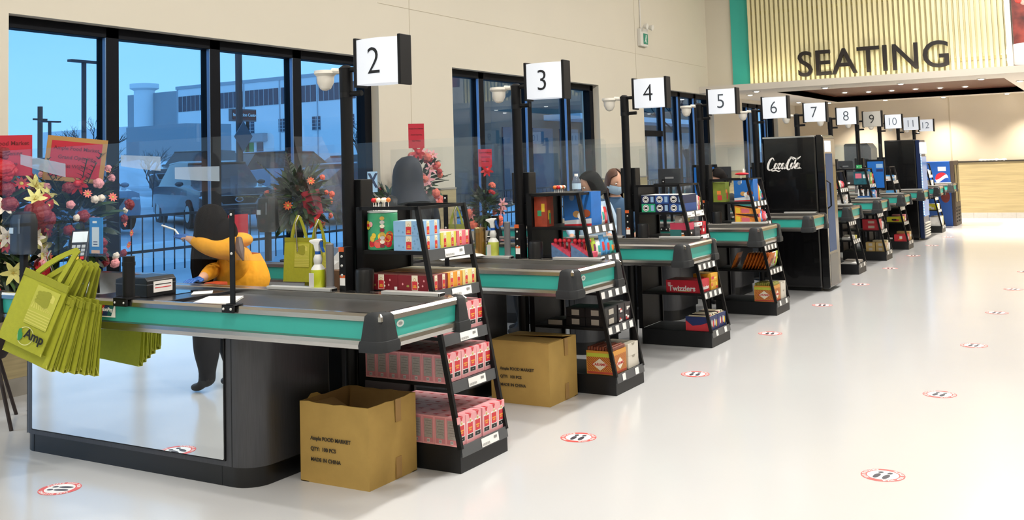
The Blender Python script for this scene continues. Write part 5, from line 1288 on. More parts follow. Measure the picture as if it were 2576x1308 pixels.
# ================================================================ PEOPLE
SKIN = mat('skin', 'd8a78c', .5); HAIRB = mat('dark_hair', '0e0806', .75, spec=.15, noise=.25, nscale=30, stretch=(8, 8, .6)); HAIRR = mat('brown_hair', '5c4033', .5, noise=.25, nscale=30, stretch=(8, 8, .6))
GLOVE = mat('blue_nitrile', '2f66b4', .35); DENIM = mat('black_trousers', '131318', .8, noise=.1, nscale=30); SHOE = mat('black_shoe', '1d1b1c', .6)
def person(name, label, J, top, bottom, hand=SKIN, fingers=True, head_dir=(1, 0, 0), head_up=(0, 0, 1), scale=1.0, hair=None, hair_len=0.12, sleeve_cuff=None, bulk=1.0, arm=1.0, leg=1.0, hand_curl=.6, mask=None, loc=None):
    """one continuous skinned body; J maps joint names to world points"""
    J = {k: Vector(v) for k, v in J.items()}
    V, E, Rr, seg = [], [], [], []
    def v(p, r): V.append(Vector(p)); Rr.append(r); return len(V)-1
    def e(a, b): E.append((a, b))
    b_ = bulk
    pel = v(J['pelvis'], (.135*b_, .115*b_)); wst = v(J['pelvis'].lerp(J['chest'], .45), (.125*b_, .10*b_)); ch = v(J['chest'], (.15*b_, .115*b_)); nb = v(J['chest'].lerp(J['neck'], .65), (.085, .08)); nk = v(J['neck'], (.05, .05)); hb = v(J['neck'].lerp(J['head'], .5), (.048, .05))
    e(pel, wst); e(wst, ch); e(ch, nb); e(nb, nk); e(nk, hb)
    for s in 'lr':
        sh, el, wr, hd = J['sh'+s], J['el'+s], J['wr'+s], J['hd'+s]
        g = b_*arm; a = v(sh, (.066*g, .066*g)); m1 = v(sh.lerp(el, .5), (.056*g, .056*g)); b = v(el, (.047*g, .047*g)); m2 = v(el.lerp(wr, .5), (.042*g, .042*g)); c = v(wr, (.027, .025)); e(nb if False else ch, a); e(a, m1); e(m1, b); e(b, m2); e(m2, c)
        d = (hd-wr).normalized(); side = J.get('palm'+s, None); sd = (Vector(side) if side is not None else d.cross(Vector((0, 0, 1)))).normalized(); nrm = d.cross(sd).normalized()
        pl = v(wr+d*.045, (.034, .016)); e(c, pl); kn = v(wr+d*.075, (.036, .013)); e(pl, kn)
        if fingers:
            for i, ln in enumerate((.070, .078, .073, .058)):
                bs = wr+d*.085+sd*(-.030+.020*i); f0 = v(bs, (.009, .009)); e(kn, f0); p = bs; dr = d.copy()
                for q in range(3):
                    dr = (dr*cos(hand_curl*.5)+nrm*sin(hand_curl*.5)).normalized(); p = p+dr*ln/3; f1 = v(p, (.0085-.0008*q,)*2); e(f0, f1); f0 = f1
            p = wr+d*.03-sd*.038; f0 = v(p, (.011, .011)); e(pl, f0); p = p+(d-sd*.7).normalized()*.035; f1 = v(p, (.010, .010)); e(f0, f1); p = p+(d+nrm*.3).normalized()*.028; f2 = v(p, (.0085, .0085)); e(f1, f2)
        hp, kne, an, to = J['hp'+s], J['kn'+s], J['an'+s], J['to'+s]
        a = v(hp, (.095*b_, .095*b_)); q_ = b_*leg; m1 = v(hp.lerp(kne, .5), (.078*q_, .078*q_)); b = v(kne, (.062*q_, .06*q_)); m2 = v(kne.lerp(an, .55), (.056*q_, .056*q_)); c = v(an, (.043, .043)); hl = v(an+(an-to).normalized()*.035*Vector((1, 1, 0)).length/1.4-Vector((0, 0, .045)), (.036, .034)); bt = v(an.lerp(to, .6)-Vector((0, 0, .022)), (.042, .034)); tt = v(to, (.036, .026))
        e(pel, a); e(a, m1); e(m1, b); e(b, m2); e(m2, c); e(c, hl); e(c, bt); e(bt, tt)
    me = bpy.data.meshes.new('body_skeleton'); me.from_pydata(V, E, []); o = bpy.data.objects.new('body_skeleton', me); COL.objects.link(o)
    sm = o.modifiers.new('skin', 'SKIN'); sm.use_smooth_shade = True; sm.branch_smoothing = .6
    for sv, r in zip(me.skin_vertices[0].data, Rr): sv.radius = r
    me.skin_vertices[0].data[0].use_root = True
    ss = o.modifiers.new('sub', 'SUBSURF'); ss.levels = 2; ss.render_levels = 2
    dg = bpy.context.evaluated_depsgraph_get(); dg.update(); bm_ = bpy.data.meshes.new_from_object(o.evaluated_get(dg))
    bpy.data.objects.remove(o); bpy.data.meshes.remove(me)
    # head with face
    H = J['head']; f = Vector(head_dir).normalized(); u = Vector(head_up); u = (u-f*u.dot(f)).normalized(); r_ = f.cross(u)
    hv, hf = [], []; NU, NV = 28, 20
    for j in range(NV+1):
        t = -pi/2+pi*j/NV
        for i in range(NU):
            a = 2*pi*i/NU; x, y, z = cos(a)*cos(t), sin(a)*cos(t), sin(t)      # x = forward
            wd = .074*(1-.22*max(0, -z)**1.5); dp = .092*(1-.10*max(0, -z)); ht = .113
            px, py_, pz = x*dp, y*wd, z*ht
            if x > 0:
                px += .018*math.exp(-((py_/.013)**2))*math.exp(-(((pz+.022)/.022)**2))         # nose
                px -= .009*(math.exp(-(((abs(py_)-.031)/.014)**2)))*math.exp(-(((pz-.006)/.012)**2))  # eye sockets
                px += .005*math.exp(-((py_/.026)**2))*math.exp(-(((pz+.060)/.010)**2))              # lips
                px += .006*math.exp(-((py_/.03)**2))*math.exp(-(((pz+.092)/.016)**2))               # chin
            if abs(y) > .9 and -.25 < z < .15: py_ *= 1.12                                              # ears
            hv.append(H+f*px+r_*py_+u*pz)
    hf = [(j*NU+i, j*NU+(i+1) % NU, (j+1)*NU+(i+1) % NU, (j+1)*NU+i) for j in range(NV) for i in range(NU)]
    w = MB(); base = [p.co.copy() for p in bm_.vertices]
    polys = [list(p.vertices) for p in bm_.polygons]
    def region(p):
        best = None
        def chk(a, b, m, bias=0):
            nonlocal best
            ab = b-a; t = max(0, min(1, (p-a).dot(ab)/(ab.length_squared or 1))); d = (p-a-ab*t).length+bias
            if best is None or d < best[0]: best = (d, m)
        chk(J['pelvis'], J['chest'], top); chk(J['chest'], J['chest'].lerp(J['neck'], .7), top); chk(J['neck'], J['head'], SKIN)
        for s in 'lr':
            chk(J['sh'+s], J['el'+s], top, -.01); chk(J['el'+s], J['wr'+s].lerp(J['el'+s], .12), top, -.01)
            if sleeve_cuff: chk(J['wr'+s].lerp(J['el'+s], .10), J['wr'+s].lerp(J['el'+s], .04), sleeve_cuff, -.02)
            chk(J['wr'+s], J['hd'+s], hand, -.005); chk(J['hp'+s]-Vector((0, 0, .06)), J['kn'+s], bottom); chk(J['kn'+s], J['an'+s]+Vector((0, 0, .05)), bottom); chk(J['an'+s]-Vector((0, 0, .02)), J['to'+s], SHOE)
        return best[1]
    for m in (top, bottom): w._m(m)
    w.v = base
    for pl in polys:
        c = Vector((0, 0, 0))
        for i in pl: c += base[i]
        w.f.append(pl); w.mi.append(w._m(region(c/len(pl))))
    w.add(hv, hf, SKIN)
    for sgn in (-1, 1):
        w.ball(H+f*.078+r_*sgn*.031+u*.006, .0105, mat('eye_white', 'e8e4de', .2), 10, 8); w.ball(H+f*.0865+r_*sgn*.031+u*.006, .0045, mat('iris', '241812', .2), 8, 6)
        w.add([H+f*.0905+r_*(sgn*.031+dx)+u*(.026+dz) for dx, dz in ((-.013, 0), (.013, 0), (.012, .004), (-.012, .005))], [(0, 1, 2, 3)], HAIRB)
    w.add([H+f*.0935+r_*dx+u*(-.060+dz) for dx, dz in ((-.022, 0), (0, -.005), (.022, 0), (0, .004))], [(0, 1, 2, 3)], mat('lips', 'b26a5e', .4))
    root = thing('person', (J['pelvis'].x, J['pelvis'].y, 0), label, 'person')
    w.build('body', root, smooth=True, auto=80)
    if hair:
        h = MB(); rings = []
        # cap: scalp shell open at the face, falling to hair_len below the chin line at the back
        NU2 = 26
        for j, (z, sc) in enumerate([(.128, .12), (.120, .5), (.10, .82), (.06, 1.06), (.01, 1.13), (-.05, 1.14), (-.10, 1.12)]+[(-.10-hair_len*k/4, 1.12+.06*sin(k)) for k in range(1, 5)]):
            ring = []
            for i in range(NU2):
                a = radians(62)+radians(236)*i/(NU2-1)
                if z > .07: a = radians(20)+radians(320)*i/(NU2-1)
                xx_ = cos(a)*.098*sc*(.85 if z < -.1 else 1); yy_ = sin(a)*.082*sc
                ring.append(H+f*(xx_-.006)+r_*yy_+(u*z if z > -.1 else u*-.1+Vector((0, 0, z+.1))))
            rings.append(ring)
        h.loft(rings, hair, closed=False)
        inner = [[p+(H+u*0-p)*.08 for p in r] for r in rings]
        h.loft(inner, hair, closed=False); h.loft([rings[-1], inner[-1]], hair, closed=False)
        h.build('hair', root, smooth=True)
    if mask:
        m = MB(); m.loft([[H+f*(.103*cos(a)-.002+(.012 if abs(a) < .3 else 0))*s_+r_*.088*sin(a)*s_+u*z for a in [radians(-80+160*i/12) for i in range(13)]] for z, s_ in ((-.012, 1.0), (-.04, 1.07), (-.075, 1.02), (-.10, .85))], mask, closed=False); m.build('face_mask', root, smooth=True)
    return root
def standing(x, y, face, h=1.62, top=BLACK, bottom=DENIM, lean=0.0, **k):
    """upright pose with forearms forward; face = heading angle"""
    s = h/1.7; f = Vector((cos(face), sin(face), 0)); r = Vector((sin(face), -cos(face), 0)); o = Vector((x, y, 0)); Z = Vector((0, 0, 1))
    P = lambda a, b, z: o+f*a*s+r*b*s+Z*z*s
    L_ = lean
    J = dict(pelvis=P(0, 0, .92), chest=P(.02+L_*.4, 0, 1.27), neck=P(.03+L_*.75, 0, 1.44-.02*L_), head=P(.05+L_, 0, 1.58-.10*L_))
    for c, b in (('l', -1), ('r', 1)):
        J['sh'+c] = P(.01+L_*.55, b*.17, 1.37); J['el'+c] = P(.04+L_*.3, b*.24, 1.10); J['wr'+c] = P(.24+L_*.2, b*.20, 1.04); J['hd'+c] = P(.34+L_*.2, b*.18, 1.02)
        J['hp'+c] = P(0, b*.09, .86); J['kn'+c] = P(.03, b*.10, .48); J['an'+c] = P(0, b*.11, .085); J['to'+c] = P(.16, b*.13, .03)
    return J
YEL_H = mat('yellow_hoodie', 'eba21c', .85, noise=.10, nscale=9, bump=.9, bscale=14)
# cashier in the yellow hoodie, bending over the counter with one arm stretched out
cx_, cy_ = 4.88, 4.70
A_ = lambda px, py, x: at(px, py, 0, x)
J = dict(pelvis=A_(604, 745, 4.98), chest=A_(592, 648, 4.86), neck=A_(570, 594, 4.78), head=A_(530, 562, 4.74),
         shl=A_(575, 622, 4.98), ell=A_(545, 672, 4.80), wrl=A_(505, 702, 4.52), hdl=A_(478, 706, 4.42),
         shr=A_(598, 628, 4.70), elr=A_(538, 628, 4.62), wrr=A_(478, 602, 4.66), hdr=A_(440, 578, 4.70))
pv = J['pelvis']
for s_, dy in (('l', .09), ('r', -.09)):
    J['hp'+s_] = pv+Vector((.02, dy, -.05)); J['kn'+s_] = Vector((pv.x-.02, pv.y+dy*1.1, .43)); J['an'+s_] = Vector((pv.x+.05, pv.y+dy*1.1, .085)); J['to'+s_] = Vector((pv.x-.09, pv.y+dy*1.1+.04, .03))
ps = person('person', 'person in a yellow hoodie with long dark hair bending over counter two', J, YEL_H, DENIM, hand=GLOVE, head_dir=(-.45, .75, -.50), head_up=(-.2, .3, .9), hair=None, sleeve_cuff=mat('cuff_pale', 'd9a98c', .8), bulk=1.5, arm=.80, leg=.8, hand_curl=.5)
# her hair: over the crown and hanging forward in a curtain
w = MB(); H = J['head']; rings = []
for z, s_, dx, dy in ((.126, .10, 0, 0), (.118, .42, 0, 0), (.098, .72, .0, 0), (.06, .95, 0, -.004), (.01, 1.04, -.005, -.01), (-.05, 1.02, -.01, -.008), (-.12, .92, -.015, .015), (-.20, .84, -.02, .035), (-.28, .76, -.02, .05), (-.36, .62, -.02, .05), (-.43, .40, -.02, .045), (-.46, .1, -.02, .04)):
    rings.append([H+Vector((dx+.098*s_*cos(2*pi*k/48)*(1+.04*sin(9*2*pi*k/48+z*6)), dy+.104*s_*sin(2*pi*k/48)*(1+.05*cos(7*2*pi*k/48-z*5)), z)) for k in range(48)])
w.loft(rings, HAIRB); w.ball(J['neck']+Vector((-.02, 0, .02)), (.085, .085, .10), HAIRB, 16, 10); w.build('hair', ps, smooth=True, auto=80)
w = MB(); s0 = A_(600, 600, 4.70); s1 = A_(612, 655, 4.66)
w.tube([s0, s0.lerp(s1, .5)+Vector((-.01, 0, 0)), s1], [.022, .03, .006], HAIRR, 8); w.build('hair_strand', ps, smooth=True)
w = MB(); w.ball(A_(603, 604, 4.86), (.085, .085, .05), YEL_H, 18, 10); w.build('hood', ps, smooth=True)
w = MB(); ch_ = A_(606, 700, 4.92); w.loft([[ch_+Vector((.16*s_*cos(2*pi*k/24), .17*s_*sin(2*pi*k/24)-.03*max(0, -sin(2*pi*k/24))+.008*sin(5*k), z)) for k in range(24)] for z, s_ in ((.16, .62), (.10, .82), (.04, .96), (-.01, 1.02), (-.05, .95))], YEL_H, caps=False); w.build('hoodie_hem', ps, smooth=True)
hh = J['hdr']; tag(MB().tube([hh+Vector((-.02, .10, .03)), hh, hh+Vector((-.02, -.10, -.07))], .006, WHITE, 8).build('white_cable', smooth=True), 'white cable held in the raised blue glove', 'cable')
tag(MB().box(4.46, 4.56, at(540, 730, 0, 4.5).y-.05, at(540, 730, 0, 4.5).y+.05, .845, .90, mat('orange_pack', 'b5431f', .4)).build('orange_packet', bevel=.01), 'orange red packet lying in front of the yellow hoodie', 'packet')
# customer beside lane two, seen in the mirror
J = standing(2.10, 5.66, radians(98), 1.72)
person('person', 'person in dark clothes standing outside lane two, legs and shoes seen in the mirror panel', J, mat('dark_jacket', '20222a', .8), DENIM, hair=HAIRB, hair_len=.04, bulk=1.15, leg=1.55)
# hooded person between lanes two and three
hx, hy = 6.66, at(1035, 470, 0, 6.66).y
J = standing(hx, hy, radians(62), 1.62, lean=.04)
ps = person('person', 'person in a navy head covering and black padded coat behind the nearest rack', J, mat('black_padded_coat', '0f1116', .55, bump=.5, bscale=14), DENIM, head_dir=(cos(radians(62)), sin(radians(62)), -.3), bulk=1.35)
hd = J['head']; w = MB(); f = Vector((cos(radians(62)), sin(radians(62)), -.2)).normalized(); r_ = f.cross(Vector((0, 0, 1))).normalized(); NAV = mat('navy_hood', '0b1526', .7, noise=.15, nscale=8)
rings = []
for z, s_ in ((.145, .08), (.135, .5), (.11, .82), (.06, 1.05), (0, 1.15), (-.07, 1.18), (-.14, 1.25), (-.20, 1.5), (-.25, 1.75)):
    rings.append([hd+f*(.115*s_*cos(a)-.02)+r_*(.105*s_*sin(a))+Vector((0, 0, z)) for a in [radians(38)+radians(284)*i/22 for i in range(23)]])
w.loft(rings, NAV, closed=False); w.loft([[p+(hd-p)*.06 for p in r] for r in rings], NAV, closed=False); w.build('hood', ps, smooth=True)
# two cashiers at lane four and one at lane five
J = standing(8.62, at(1487, 460, 0, 8.62).y, radians(200), 1.46); person('person', 'person with dark hair and blue clothes behind the top of rack three', J, mat('blue_top', '23508c', .8), DENIM, head_dir=(cos(radians(135)), sin(radians(135)), -.5), hair=HAIRB, hair_len=.03)
J = standing(9.10, at(1545, 460, 0, 9.10).y, radians(215), 1.47); person('person', 'person with brown hair and pale face mask behind the till monitor of lane four', J, mat('teal_grey_top', '3b5a7a', .8), DENIM, head_dir=(cos(radians(235)), sin(radians(235)), -.35), hair=HAIRR, hair_len=.14, mask=mat('pale_mask', 'a9c4d8', .7))
J = standing(10.85, at(1806, 450, 0, 10.85).y, radians(200), 1.43); person('person', 'person with short black hair bending low behind rack five', J, mat('dark_top', '1d2024', .8), DENIM, head_dir=(cos(radians(160)), sin(radians(160)), -.7), hair=HAIRB, hair_len=.01)
# blue kiosk screens
for n, px, py in ((5, 1741, 415), (6, 1886, 420), (8, 2178, 402)):
    P = at(px, py, 0, XC(n)+1.05); t = thing('blue_kiosk', (P.x+.02, P.y-.14, 0), 'tall blue kiosk screen standing behind the tills of lane %s' % NUM[n], 'kiosk')
    MB().box(P.x, P.x+.05, P.y-.28, P.y, 1.0, P.z, BLACK).build('housing', t, bevel=.006); MB().box(P.x-.003, P.x, P.y-.26, P.y-.02, 1.03, P.z-.03, mat('kiosk_blue', '1d5ea8', .3, emit=.25)).build('screen', t)
    w = MB().box(P.x-.0045, P.x-.003, P.y-.25, P.y-.15, P.z-.13, P.z-.07, mat('kiosk_pale', '8fb4d8', .4)).box(P.x-.0045, P.x-.003, P.y-.25, P.y-.15, P.z-.19, P.z-.15, NAVY); w.build('notice', t); MB().tube([(P.x+.025, P.y-.14, 0), (P.x+.025, P.y-.14, 1.0)], .03, BLACK, 12).lathe([(.16, 0), (.16, .02), (.03, .03)], (P.x+.025, P.y-.14, 0), BLACK, 20).build('stand', t)
for n, px, py, a in ((3, 1545, 432, 1), (4, 1655, 425, 1), (5, 1787, 420, 1), (7, 2108, 405, 1), (8, 2150, 400, 1)):
    P = at(px, py, 1, 4.35); t = thing('flat_monitor', (P.x, P.y-.1, 0), 'thin dark monitor turned away at the till of lane %s' % NUM[n], 'monitor')
    MB().box(P.x, P.x+.025, P.y-.26, P.y, P.z-.20, P.z, mat('monitor_back', '27282c', .35)).build('screen', t, bevel=.005); MB().tube([(P.x+.03, P.y-.13, 0), (P.x+.03, P.y-.13, P.z-.08)], .016, BLACK, 10).build('stand', t); MB().box(P.x-.004, P.x, P.y-.18, P.y-.08, P.z-.11, P.z-.09, mat('grey_mark')).build('maker_mark', t)

# ================================================================ FLOWER ARRANGEMENTS
LEAFM = mat('leaf_dark_green', '25351f', .5, noise=.3, nscale=8); LEAF2 = mat('leaf_green2', '3f5a2c', .5, noise=.3, nscale=8); STEM = mat('stem_green', '3c4a24', .6); CARDR = mat('red_greeting_card', 'b81c33', .6); CI = mat('card_ink', '6d1018', .7); BASK = mat('stand_dark', '2b1f1a', .7)
def leaf(w, p, d, up_, ln, wd, m):
    d = d.normalized(); s = d.cross(up_); s = s.normalized() if s.length > .01 else Vector((1, 0, 0)); n = s.cross(d)
    w.add([p, p+d*ln*.35+s*wd/2+n*ln*.06, p+d*ln*.35-s*wd/2+n*ln*.06, p+d*ln*.75+s*wd*.35, p+d*ln*.75-s*wd*.35, p+d*ln-n*ln*.08], [(0, 1, 2), (1, 3, 4, 2), (3, 5, 4)], m)
def flower_head(kind, m, m2, r=.05):
    w = MB(); Z = Vector((0, 0, 1))
    if kind == 'lily':
        for k in range(6):
            a = pi/3*k; d = Vector((cos(a), sin(a), .35)); leaf(w, Vector((0, 0, 0)), d, Z, r*1.9, r*.75, m)
        w.ball((0, 0, .01), r*.14, m2, 8, 6)
        for k in range(4): a = k*1.6; w.tube([(0, 0, 0), (cos(a)*r*.35, sin(a)*r*.35, r*.8)], r*.03, m2, 5)
    elif kind == 'rose':
        for q, (n_, rr, zz) in enumerate(((5, 1.0, .15), (5, .72, .4), (4, .42, .6))):
            for k in range(n_):
                a = 2*pi*k/n_+q*.5; c = Vector((cos(a)*r*rr*.5, sin(a)*r*rr*.5, zz*r)); w.ball(c, (r*.48, r*.48, r*.34), m if (k+q) % 3 else m2, 8, 6)
    else:
        for k in range(9):
            a = 2*pi*k/9; leaf(w, Vector((cos(a)*.1*r, sin(a)*.1*r, 0)), Vector((cos(a), sin(a), .25)), Z, r, r*.45, m)
        w.ball((0, 0, .004), (r*.3, r*.3, r*.16), m2, 10, 6)
    return w
FH = {}
def fhead(kind, mk):
    if (kind, mk) not in FH:
        m = mat('petal_'+mk, {'red': 'b3141f', 'crimson': '7d0f1c', 'yellow': 'e3dc86', 'pink': 'e59ba0', 'salmon': 'e8705c', 'white': 'e8dccb', 'orange': 'e2602c'}[mk], .55, noise=.12, nscale=20)
        o = flower_head(kind, m, mat('pistil', 'c9b04a', .6) if kind != 'rose' else m).build('flower'); FH[(kind, mk)] = [o.data, o]; bpy.data.objects.remove(o); FH[(kind, mk)] = o = None
        w = flower_head(kind, m, mat('pistil', 'c9b04a', .6) if kind != 'rose' else m); t_ = w.build('flower'); FH[(kind, mk)] = t_.data; bpy.data.objects.remove(t_)
    return FH[(kind, mk)]
def arrangement(x, y, zc, rx, rz, kinds, n, label, seed, card=None, base_h=.75, leaves=160, palms=10, stand=True, ribbon=True):
    t = thing('flower_stand', (x, y, 0), label, 'flower arrangement'); r = random.Random(seed)
    if stand:
        for k in range(3):
            a = 2*pi*k/3+.4; MB().tube([(x+.28*cos(a), y+.28*sin(a), 0), (x+.05*cos(a), y+.05*sin(a), base_h)], .012, BASK, 8).build('leg', t, smooth=True)
        MB().lathe([(.09, base_h-.08), (.16, base_h+.02), (.17, base_h+.08), (.02, base_h+.07)], (x, y, 0), BASK, 20).build('basket', t, smooth=True)
    w = MB()
    for k in range(leaves):
        a, b = r.uniform(0, 2*pi), r.uniform(-.9, 1.2); d = Vector((cos(a)*cos(b), sin(a)*cos(b), sin(b))); p = Vector((x, y, zc))+Vector((d.x*rx*.55, d.y*rx*.55, d.z*rz*.7))*r.uniform(.4, 1)
        leaf(w, p, d+Vector((0, 0, r.uniform(-.4, .3))), Vector((r.uniform(-1, 1), r.uniform(-1, 1), 1)), r.uniform(.09, .2), r.uniform(.035, .07), LEAFM if k % 3 else LEAF2)
    for k in range(palms):
        a = r.uniform(0, 2*pi); b = r.uniform(.2, 1.3); d = Vector((cos(a)*cos(b), sin(a)*cos(b), sin(b))); p = Vector((x, y, zc)); pts = [p+d*rx*q*1.7+Vector((0, 0, -.25*rx*q*q)) for q in (.2, .5, .8, 1.0)]
        w.tube(pts, .004, STEM, 5)
        for q in range(12):
            c = pts[0].lerp(pts[-1], q/12+.05); s = d.cross(Vector((0, 0, 1))); s = s.normalized() if s.length > .01 else Vector((1, 0, 0))
            for sg in (-1, 1): leaf(w, c, s*sg+d*.8, Vector((0, 0, 1)), .11*(1-q/18), .012, LEAFM)
    w.build('foliage', t)
    for k in range(n):
        a, b = r.uniform(0, 2*pi), r.uniform(-.75, 1.25); d = Vector((cos(a)*cos(b), sin(a)*cos(b), sin(b)))
        p = Vector((x, y, zc))+Vector((d.x*rx, d.y*rx, d.z*rz))*r.uniform(.82, 1.02); kd, mk, sc = kinds[k % len(kinds)]
        o = bpy.data.objects.new('flower', fhead(kd, mk)); COL.objects.link(o); o.parent = t; o.location = p-t.location; s = sc*r.uniform(.8, 1.15); o.scale = (s, s, s)
        o.rotation_mode = 'QUATERNION'; o.rotation_quaternion = (d+Vector((-.5, -.5, .1))).to_track_quat('Z', 'Y')
    if card:
        cxp, cyp, w_, h_, tilt, border = card; P = at(cxp, cyp, 1, y-.18)
        m = Matrix.Translation(P) @ Matrix.Rotation(radians(48), 4, 'Z') @ Matrix.Rotation(tilt, 4, 'X')
        mm = m; q = MB()
        if border: q.box(-.006, .006, -w_/2-.03, w_/2+.03, -h_/2-.03, h_/2+.03, mat('card_gold', 'b0864a', .5), mm)
        q.box(-.008, -.002, -w_/2, w_/2, -h_/2, h_/2, CARDR, mm)
        for i, (s_, sz) in enumerate((('Ample Food Market', .042), ('Grand Opening', .036), ('Best Wishes', .034))): q.text(s_, min(sz, w_*.11), .001, CI, mm @ frame((-.0095, 0, h_*.3-i*h_*.25), (0, -1, 0), (0, 0, 1)), .0004)
        q.build('greeting_card', t); MB().tube([P+Vector((0, 0, -h_/2)), Vector((x, y, zc))], .006, BASK, 6).build('card_stick', t)
        if ribbon:
            w = MB(); rb = mat('red_ribbon', 'd8242e', .4); b0 = P+Vector((0, -.02, -h_/2-.04))
            for k in range(6):
                a = k*1.05; leaf(w, b0, Vector((-sin(1.1)*cos(a)*.5, cos(a)*.8, sin(a)*.8-.3)), Vector((1, .2, 0)), .085, .035, rb)
            w.ball(b0, .025, rb, 10, 7); w.build('ribbon', t)
    return t
K1 = [('rose', 'crimson', 1.7), ('lily', 'yellow', 1.15), ('rose', 'red', 1.5), ('lily', 'yellow', 1.0), ('daisy', 'red', 1.1), ('rose', 'crimson', 1.3), ('rose', 'pink', .6), ('lily', 'white', .8)]
K2 = [('rose', 'pink', .75), ('rose', 'crimson', .8), ('rose', 'white', .55), ('rose', 'pink', .7), ('daisy', 'salmon', .6), ('rose', 'crimson', .8)]
K3 = [('daisy', 'orange', .8), ('rose', 'salmon', .6)]
K4 = [('rose', 'salmon', 1.0), ('rose', 'salmon', 1.1), ('lily', 'pink', .9), ('rose', 'red', .7)]
P = at(20, 560, 1, 6.3); arrangement(P.x-.12, 6.3, 1.14, .36, .64, K1, 100, 'tall red and yellow flower stand at the edge of the window, beside the towel dispenser', 1, card=(8, 392, .34, .26, 0, False), base_h=.5, leaves=420)
P = at(185, 530, 1, 6.25); arrangement(P.x, 6.25, 1.25, .38, .48, K2, 80, 'pink and crimson flower stand behind the payment notice, with gold bordered red card', 2, card=(190, 402, .32, .24, radians(7), True), base_h=.7, leaves=380, palms=22)
P = at(750, 500, 1, 6.3); arrangement(P.x, 6.3, 1.28, .34, .36, K3, 18, 'leafy flower stand in clear wrapping behind the spray bottle', 3, card=(785, 510, .16, .22, radians(-10), False), base_h=.7, leaves=420, palms=6)
tw = thing('x', (0, 0, 0), 'x', 'x'); bpy.data.objects.remove(tw)
w = MB(); c0 = Vector((P.x, 6.12, 1.2))
w.loft([[c0+Vector((a*1.0-.30+.05*j, -.05+.03*sin(3*a+j), z)) for a in (0, .12, .25, .40)] for j, z in enumerate((.66, .58, .45, .28, .12, 0))], CLEAR, closed=False)
w.loft([[c0+Vector((a*1.2-.42+.02*j, .10+.04*sin(2*a+j), z)) for a in (0, .2, .4, .6, .8)] for j, z in enumerate((.52, .40, .2, 0, -.15))], CLEAR, closed=False)
tag(w.build('cellophane_wrap', smooth=True), 'loose clear cellophane draped over the leafy flower stand', 'wrapping')
P = at(1062, 455, 1, 6.55); arrangement(P.x, 6.55, 1.36, .22, .42, K4, 60, 'salmon gladiolus stand against the cream wall with a tall red card', 4, card=(1047, 342, .17, .26, 0, False), base_h=.8, leaves=140, palms=14)
P = at(985, 455, 1, 6.5); arrangement(P.x, 6.5, 1.18, .34, .22, [('daisy', 'red', .7)], 9, 'dark leafy plant with a few red blooms beside the window end', 5, base_h=.8, leaves=170, palms=3)
P = at(1218, 430, 1, 6.4); arrangement(P.x, 6.4, 1.05, .22, .30, K4, 16, 'small red flower stand in front of the second window', 6, card=(1220, 397, .16, .20, 0, False), base_h=.6, leaves=110, palms=5)
P = at(600, 570, 1, 6.3); t = thing('red_notice', (P.x, 6.3, 0), 'red notice card on a stick behind the yellow hoodie', 'card'); MB().box(P.x-.11, P.x+.11, 6.3, 6.306, P.z-.10, P.z+.10, CARDR).build('card', t); MB().tube([(P.x, 6.31, 0), (P.x, 6.31, P.z)], .008, BASK, 6).build('stick', t)
P = at(935, 455, 1, 6.2); t = thing('x_sign', (P.x, 6.2, 0), 'pale notice with a big letter X beside the leafy plant', 'sign')
w = MB().box(P.x-.06, P.x+.09, 6.2, 6.206, P.z-.11, P.z+.09, mat('notice_pale_blue', '9dc0de', .5)); w.text('X', .19, .002, mat('x_ink', '1b2a4a', .6), frame((P.x+.015, 6.198, P.z-.005), (1, 0, 0), (0, 0, 1)), .006); w.build('notice', t); MB().tube([(P.x, 6.22, 0), (P.x, 6.22, P.z)], .01, BLACK, 6).build('stick', t)
# ================================================================ OUTSIDE
SNOW = mat('old_snow', 'e2e8ee', .8, noise=.12, nscale=.9); ASPH = mat('slushy_asphalt', 'b4bcc6', .6, noise=.25, nscale=.35)
GZ = lambda y: .0 if y < 9 else min(3.9, (y-9)*.037)
w = MB(); ys = [WY+TH, 9, 12, 16, 20, 24, 60, 114.4, 400]
w.loft([[(x, y, GZ(y)-.02) for x in (-60, -20, 0, 20, 40, 80, 400)] for y in ys], ASPH, closed=False)
o = w.build('ground_parking_lot'); struct(o)
def bank(name, x0, x1, y0, y1, h, seed, label):
    r = random.Random(seed); w = MB(); nx, ny = 26, 7; rings = []
    for j in range(ny+1):
        v = j/ny; rings.append([(x0+(x1-x0)*i/nx, y0+(y1-y0)*v, GZ(y0+(y1-y0)*v)-.03+h*abs(sin(pi*v))**.7*(abs(sin(pi*i/nx))**.4)*(.7+.3*r.random())) for i in range(nx+1)])
    w.loft(rings, SNOW, closed=False); tag(w.build(name, smooth=True), label, 'snow', kind='stuff')
bank('snow_bank', -6, 18, 13.3, 15.2, .35, 1, 'low snow bank along the near edge of the car park')
bank('snow_bank', 0, 24, 26, 29, .7, 2, 'snow bank behind the first row of cars')
bank('snow_bank', 14, 60, 40, 46, 1.3, 3, 'high snow bank in front of the white building')
bank('snow_bank', 22, 36, 13.2, 14.8, .5, 4, 'snow heap seen through the second window')
